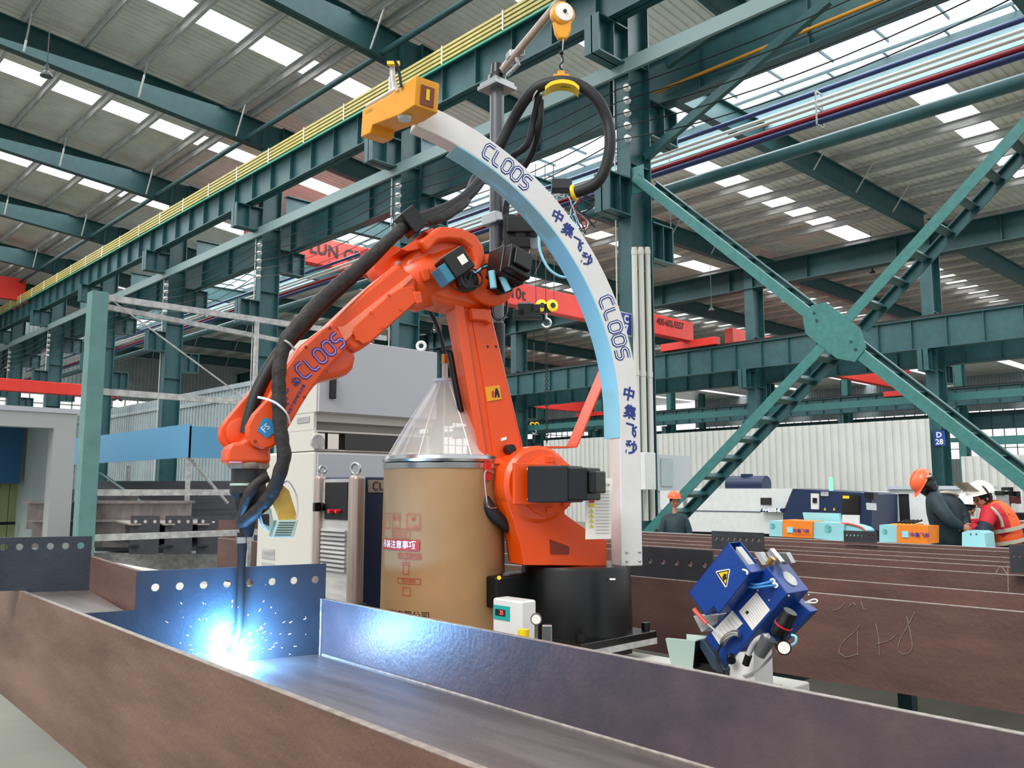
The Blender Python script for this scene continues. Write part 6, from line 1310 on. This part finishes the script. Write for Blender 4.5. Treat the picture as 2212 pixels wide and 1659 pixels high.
textmesh('AXU', .06, planemap(pj(2180, 1112, DP-.235), RT*.9-FW*.2-UP*.1, UP), 'lettering', mat('dark_red_print', '#8a1a14', .6), m2)
hand('hand', J['wrL'], -RT-UP*.1, UP, m2); hand('hand', J['wrR'], -RT-UP*.1, UP, m2)
mb = MB(); mb.tube([J['elL'].lerp(J['shL'], .35), J['elL'], J['elL'].lerp(J['wrL'], .35)], [.078, .082, .07], 14); mb.build('dark_elbow_patch', mat('navy_cloth', '#101a30', .7), m2, 60)
# third worker, mostly hidden, and a distant one
def simple_person(lab, px, py, D, hm, jm, face):
    P = on(px, py, D=D); h = P.z; b = Vector((P.x, P.y, 0)); J = dict(pelvis=b+UP*(h-.75), waist=b+UP*(h-.58), chest=b+UP*(h-.4), neck=b+UP*(h-.2), shL=b+UP*(h-.33)-RT*.18, elL=b+UP*(h-.6)-RT*.25-FW*.03, wrL=b+UP*(h-.72)-RT*.12-FW*.2, shR=b+UP*(h-.33)+RT*.18, elR=b+UP*(h-.6)+RT*.25-FW*.03, wrR=b+UP*(h-.72)+RT*.12-FW*.2)
    for s, k in (('L', -1), ('R', 1)): J['hip'+s] = b+UP*(h-.85)+RT*.1*k; J['kn'+s] = b+UP*.48+RT*.1*k; J['an'+s] = b+UP*.1+RT*.1*k; J['to'+s] = b+UP*.05+RT*.1*k-FW*.1
    t = person(lab, J, P, face, UP, hm, jm); headmesh(P, face, UP, t); helmet(P+UP*.05, UP, face, hm, t)
    for s in 'LR': hand('hand', J['wr'+s], -FW-UP*.2, UP, t)
simple_person('person in a white helmet, mostly hidden behind the man in dark jacket', 2088, 1097, 11.2, helmW, jack, (RT*.5-FW*.3-UP*.6))
simple_person('distant person in an orange helmet behind the foot of the X brace', 1457, 1082, 15.5, helmO, jack, (-FW-UP*.3))
# vise press machine at right edge
t = thing('bench_press_tool', 'small dark red and black machine tool behind the man in orange vest', 'machine', (on(2180, 1140, D=13).x, on(2180, 1140, D=13).y, 0))
for (px, py, w, h, m) in ((2166, 1080, 5, 20, galv), (2166, 1065, 9, 5, black), (2176, 1058, 4, 6, black), (2184, 1080, 12, 8, mat('maroon_machine', '#5e1f28', .5)), (2190, 1068, 5, 7, black), (2180, 1095, 5, 9, white), (2190, 1115, 32, 8, blackM), (2190, 1135, 30, 5, tealD)):
    P = on(px, py, D=13); mb = MB(); k = 13/1864; mb.obox(P, RT*w*k, FW*.12, UP*h*k); mb.build('machine_part' if m not in (galv,) else 'spindle', m, t, bevel=.01)
P = on(2190, 1140, D=13.3); mb = MB(); mb.obox(Vector((P.x, P.y, P.z/2)), RT*.18, FW*.12, UP*P.z/2); mb.build('stand', tealD, t)

# ================================================================ LEFT SIDE
YP = 8.5
pf = thing('cell_post', 'tall pale green square post at the left with white rails', 'post', (2.65, YP, 0))
mb = MB(); w = .075; zt6 = on(210, 633, D=8).z; pX = on(213, 700, Y=YP).x; mb.box((pX-.02-w, YP-w, 0), (pX-.02+w, YP+w, zt6)); mb.build('post', postg, pf, bevel=.004)
for k, (a, b, nm) in enumerate((((232, 642), (720, 705), 'upper front rail'), ((222, 845), (600, 880), 'middle rail'), ((200, 1063), (600, 1067), 'lower rail'), ((200, 1161), (600, 1160), 'bottom rail'))):
    A = on(*a, Y=YP); mb = MB(); mb.box((pX, YP-.02, A.z-.035), (pX+3.3, YP+.02, A.z+.025)); tag(mb.build('rail', galv), 'pale %s running right from the green post' % nm, 'rail', 'white rails of the cell fence')
A = on(236, 655, Y=YP+.6); mb = MB(); mb.prism([(pX, YP+.1, zt6-.12), (pX, YP+.14, zt6-.12), (pX+3.3, YP+1.0, zt6-.12), (pX+3.3, YP+.96, zt6-.12)], (0, 0, .05)); tag(mb.build('rail', galv), 'second pale upper rail running diagonally back from the green post', 'rail')
xv = on(553, 750, Y=YP).x; mb = MB(); mb.box((xv-.02, YP-.019, 0), (xv+.02, YP+.019, zt6-.02)); tag(mb.build('rail_post', galv), 'thin pale upright between the fence rails left of the robot hoses', 'post')
mb = MB(); mb.tube([(pX+.1, YP, zt6-.05), (on(520, 855, Y=YP).x, YP, on(520, 855, Y=YP).z)], .008, 6); tag(mb.build('stay_wire', galv), 'thin diagonal stay rod from the top of the green post', 'rod')
# blue canopy
XK = on(409, 950, D=14).x; YK = on(409, 950, D=14).y; zk1 = on(409, 915, D=14).z; zk0 = on(406, 988, D=14).z
cn = thing('blue_canopy', 'long sky blue box canopy above the stacked beams at the left', 'canopy', (XK+.6, YK+4, zk0))
mb = MB(); mb.box((XK, YK, zk0), (XK+.03, YK+14, zk1)); mb.box((XK, YK, zk0), (XK+1.25, YK+.03, zk1-.04)); mb.box((XK+.03, YK+.03, zk1-.1), (XK+1.25, YK+14, zk1-.06)); mb.build('panel', canopyB, cn)
for dx, dy in ((.05, .1), (1.2, .1), (.05, 6), (1.2, 6)): mb = MB(); mb.box((XK+dx-.03, YK+dy-.03, 0), (XK+dx+.03, YK+dy+.03, zk0)); mb.build('leg', galv, cn)
mb = MB(); mb.tube([(XK+.1, YK+.1, zk0-.05), (XK+.75, YK+.1, zk0-.75)], .025, 6); mb.build('diagonal_stay', galv, cn)
mb = MB(); mb.tube([(XK+.1, YK+2.2, zk0-.75), (XK+.1, YK+5, zk0-.05)], .03, 6); mb.build('diagonal_stay', teal, cn)
# portal cabin at far left
D_ = 13.0; pgrey = mat('portal_grey', '#a4a9a8', .5)
cbn = thing('white_portal_cabin', 'white framed cabin with a dark interior at the far left edge', 'cabin', (on(80, 1100, D=D_).x, on(80, 1100, D=D_).y, 0))
Yc = on(150, 1000, D=D_).y; xr_ = on(160, 1000, Y=Yc).x; xl_ = on(-200, 1000, Y=Yc).x; zc1 = on(140, 893, Y=Yc).z; zc0 = on(120, 925, Y=Yc).z; xi = on(112, 1000, Y=Yc).x
mb = MB(); mb.box((xi, Yc, 0), (xr_, Yc+.25, zc1)); mb.build('portal_leg', pgrey, cbn); mb = MB(); mb.box((xl_, Yc, zc0), (xi, Yc+.25, zc1)); mb.build('lintel', pgrey, cbn)
mb = MB(); mb.box((xl_, Yc-.03, zc1), (xr_+.05, Yc+6, zc1+.07)); mb.build('roof', greyC, cbn)
mb = MB(); mb.box((xr_-.03, Yc+.25, 0), (xr_, Yc+6, zc1)); mb.build('side_wall', wallg, cbn)
mb = MB(); mb.box((xl_, Yc+2.5, 1.7), (xr_-.1, Yc+2.6, zc1)); mb.build('blue_panel', mat('dim_blue', '#1e5a84', .5), cbn)
for k in range(14):
    x = xl_+(xr_-xl_)*k/14; mb = MB(); mb.box((x, Yc+2.9, 0), (x+.14, Yc+2.95, 1.75)); mb.build('curtain_strip', mat('olive_strip', '#8f9a6c', .4) if k == 0 else MATS['olive_strip'], cbn)
mb = MB(); mb.box((xl_, Yc+3.1, 0), (xr_-.05, Yc+3.2, zc1)); mb.build('back_wall', dark, cbn)
mb = MB(); mb.box((xl_, Yc+2.6, 1.0), (xr_-.1, Yc+2.65, 1.05)); mb.build('cross_bar', blackM, cbn)
# light beams stack at the left
dirb = (FW*math.cos(math.radians(31.9))-RT*math.sin(math.radians(31.9))).normalized(); sdb = Vector((dirb.y, -dirb.x, 0))
LS = [((282, 345), 12.2), ((357, 416), 12.2), ((427, 495), 12.3)]
for k, ((xa, xb), D) in enumerate(LS):
    a = on(xa, 1140, D=D); b = on(xb, 1140, D=D); c = (a+b)/2; z1 = on((xa+xb)/2, 1114, D=D).z; z0 = on((xa+xb)/2, 1197, D=D).z; wdt = (b-a).length
    t = thing('steel_beam', 'grey steel beam with drilled end plate in the left stack, %s from left' % ['first', 'second', 'third'][k], 'steel beam', (c.x, c.y, z0), 'grey beams in the left stack')
    mb = MB(); hs = [wdt*(.17+.33*i) for i in range(3)]; o = Vector((a.x, a.y, 0)); dx = (b-a); dx.z = 0; dx.normalize()
    holed(mb, o, dx, UP, dirb, z0, z1, wdt, hs, z1-.08, .026, .03); mb.build('end_plate', platem, t)
    cc = Vector((c.x, c.y, 0))+dirb*.03; L = 6.5
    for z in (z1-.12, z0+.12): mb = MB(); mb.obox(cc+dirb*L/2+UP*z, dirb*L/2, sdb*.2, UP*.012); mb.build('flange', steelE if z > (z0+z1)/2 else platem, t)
    mb = MB(); mb.obox(cc+dirb*L/2+UP*(z0+z1)/2, dirb*L/2, sdb*.008, UP*((z1-z0)/2-.13)); mb.build('web', steelW, t)
for k, (px, py) in enumerate(((105, 1075), (145, 1075), (232, 1072), (283, 1075))):
    P = on(px, py, D=14.5); t = thing('channel_offcut', 'short grey steel channel standing on the left stack, %s from left' % ORDN[k].replace('nearest', 'first'), 'steel offcut', P-UP*.15, 'steel channels on the left stack')
    mb = MB(); mb.obox(P, RT*.11, FW*.01, UP*.14); mb.obox(P-RT*.11+FW*.08, RT*.01, FW*.08, UP*.14); mb.build('channel', steelW, t)
P = on(195, 1085, D=14.5); mb = MB(); mb.obox(P-UP*.2+FW*.06, RT*.85, FW*.12, UP*.035)
for sx in (-.8, .8): mb.obox(Vector((P.x, P.y, (P.z-.235)/2))+RT*sx+FW*.06, RT*.04, FW*.04, UP*(P.z-.235)/2)
tag(mb.build('rack', tealD), 'dark steel rack under the short channels left of the beam stack', 'rack')
for k in range(2):
    Pq = on(60+k*10, 1085+k*40, D=13.5); mb = MB(); mb.obox(Pq+RT*1.2+FW*.2, RT*1.25+FW*.1, FW*.15, UP*.02); mb.obox(Pq+RT*1.2+FW*.2-UP*.22, RT*1.25+FW*.1, FW*.01, UP*.2)
    tag(mb.build('steel_beam', steelW), '%s of two rusty beams under the left stack by the green post' % ['upper', 'lower'][k], 'steel beam')
P = on(402, 1075, D=18.5); mb = MB(); mb.obox(P-UP*.5, RT*1.7, FW*.4, UP*.85); tag(mb.build('plate_pile', mat('layered_grey_plate', '#6f6d72', .5, col2='#59575c', scale=3, stretch=(.3, .3, 12))), 'large pile of grey steel plates under the blue canopy', 'plates')
P = on(300, 1190, D=14); mb = MB(); mb.obox(Vector((P.x, P.y, .3)), RT*1.9, FW*.2, UP*.3); tag(mb.build('stack_trestle', galv), 'pale low trestle carrying the left beam stack', 'trestle')
mb = MB(); P = on(500, 1100, D=10.2); mb.obox(Vector((P.x, P.y, .62)), RT*.14, FW*.01, UP*.62); tag(mb.build('drilled_plate', brown), 'upright brown drilled plate between the torch and control cabinet', 'plate')
# conduits of the left column rows
for k, (px, y) in enumerate(((133, FR[4]), (545, FR[2]))):
    pass
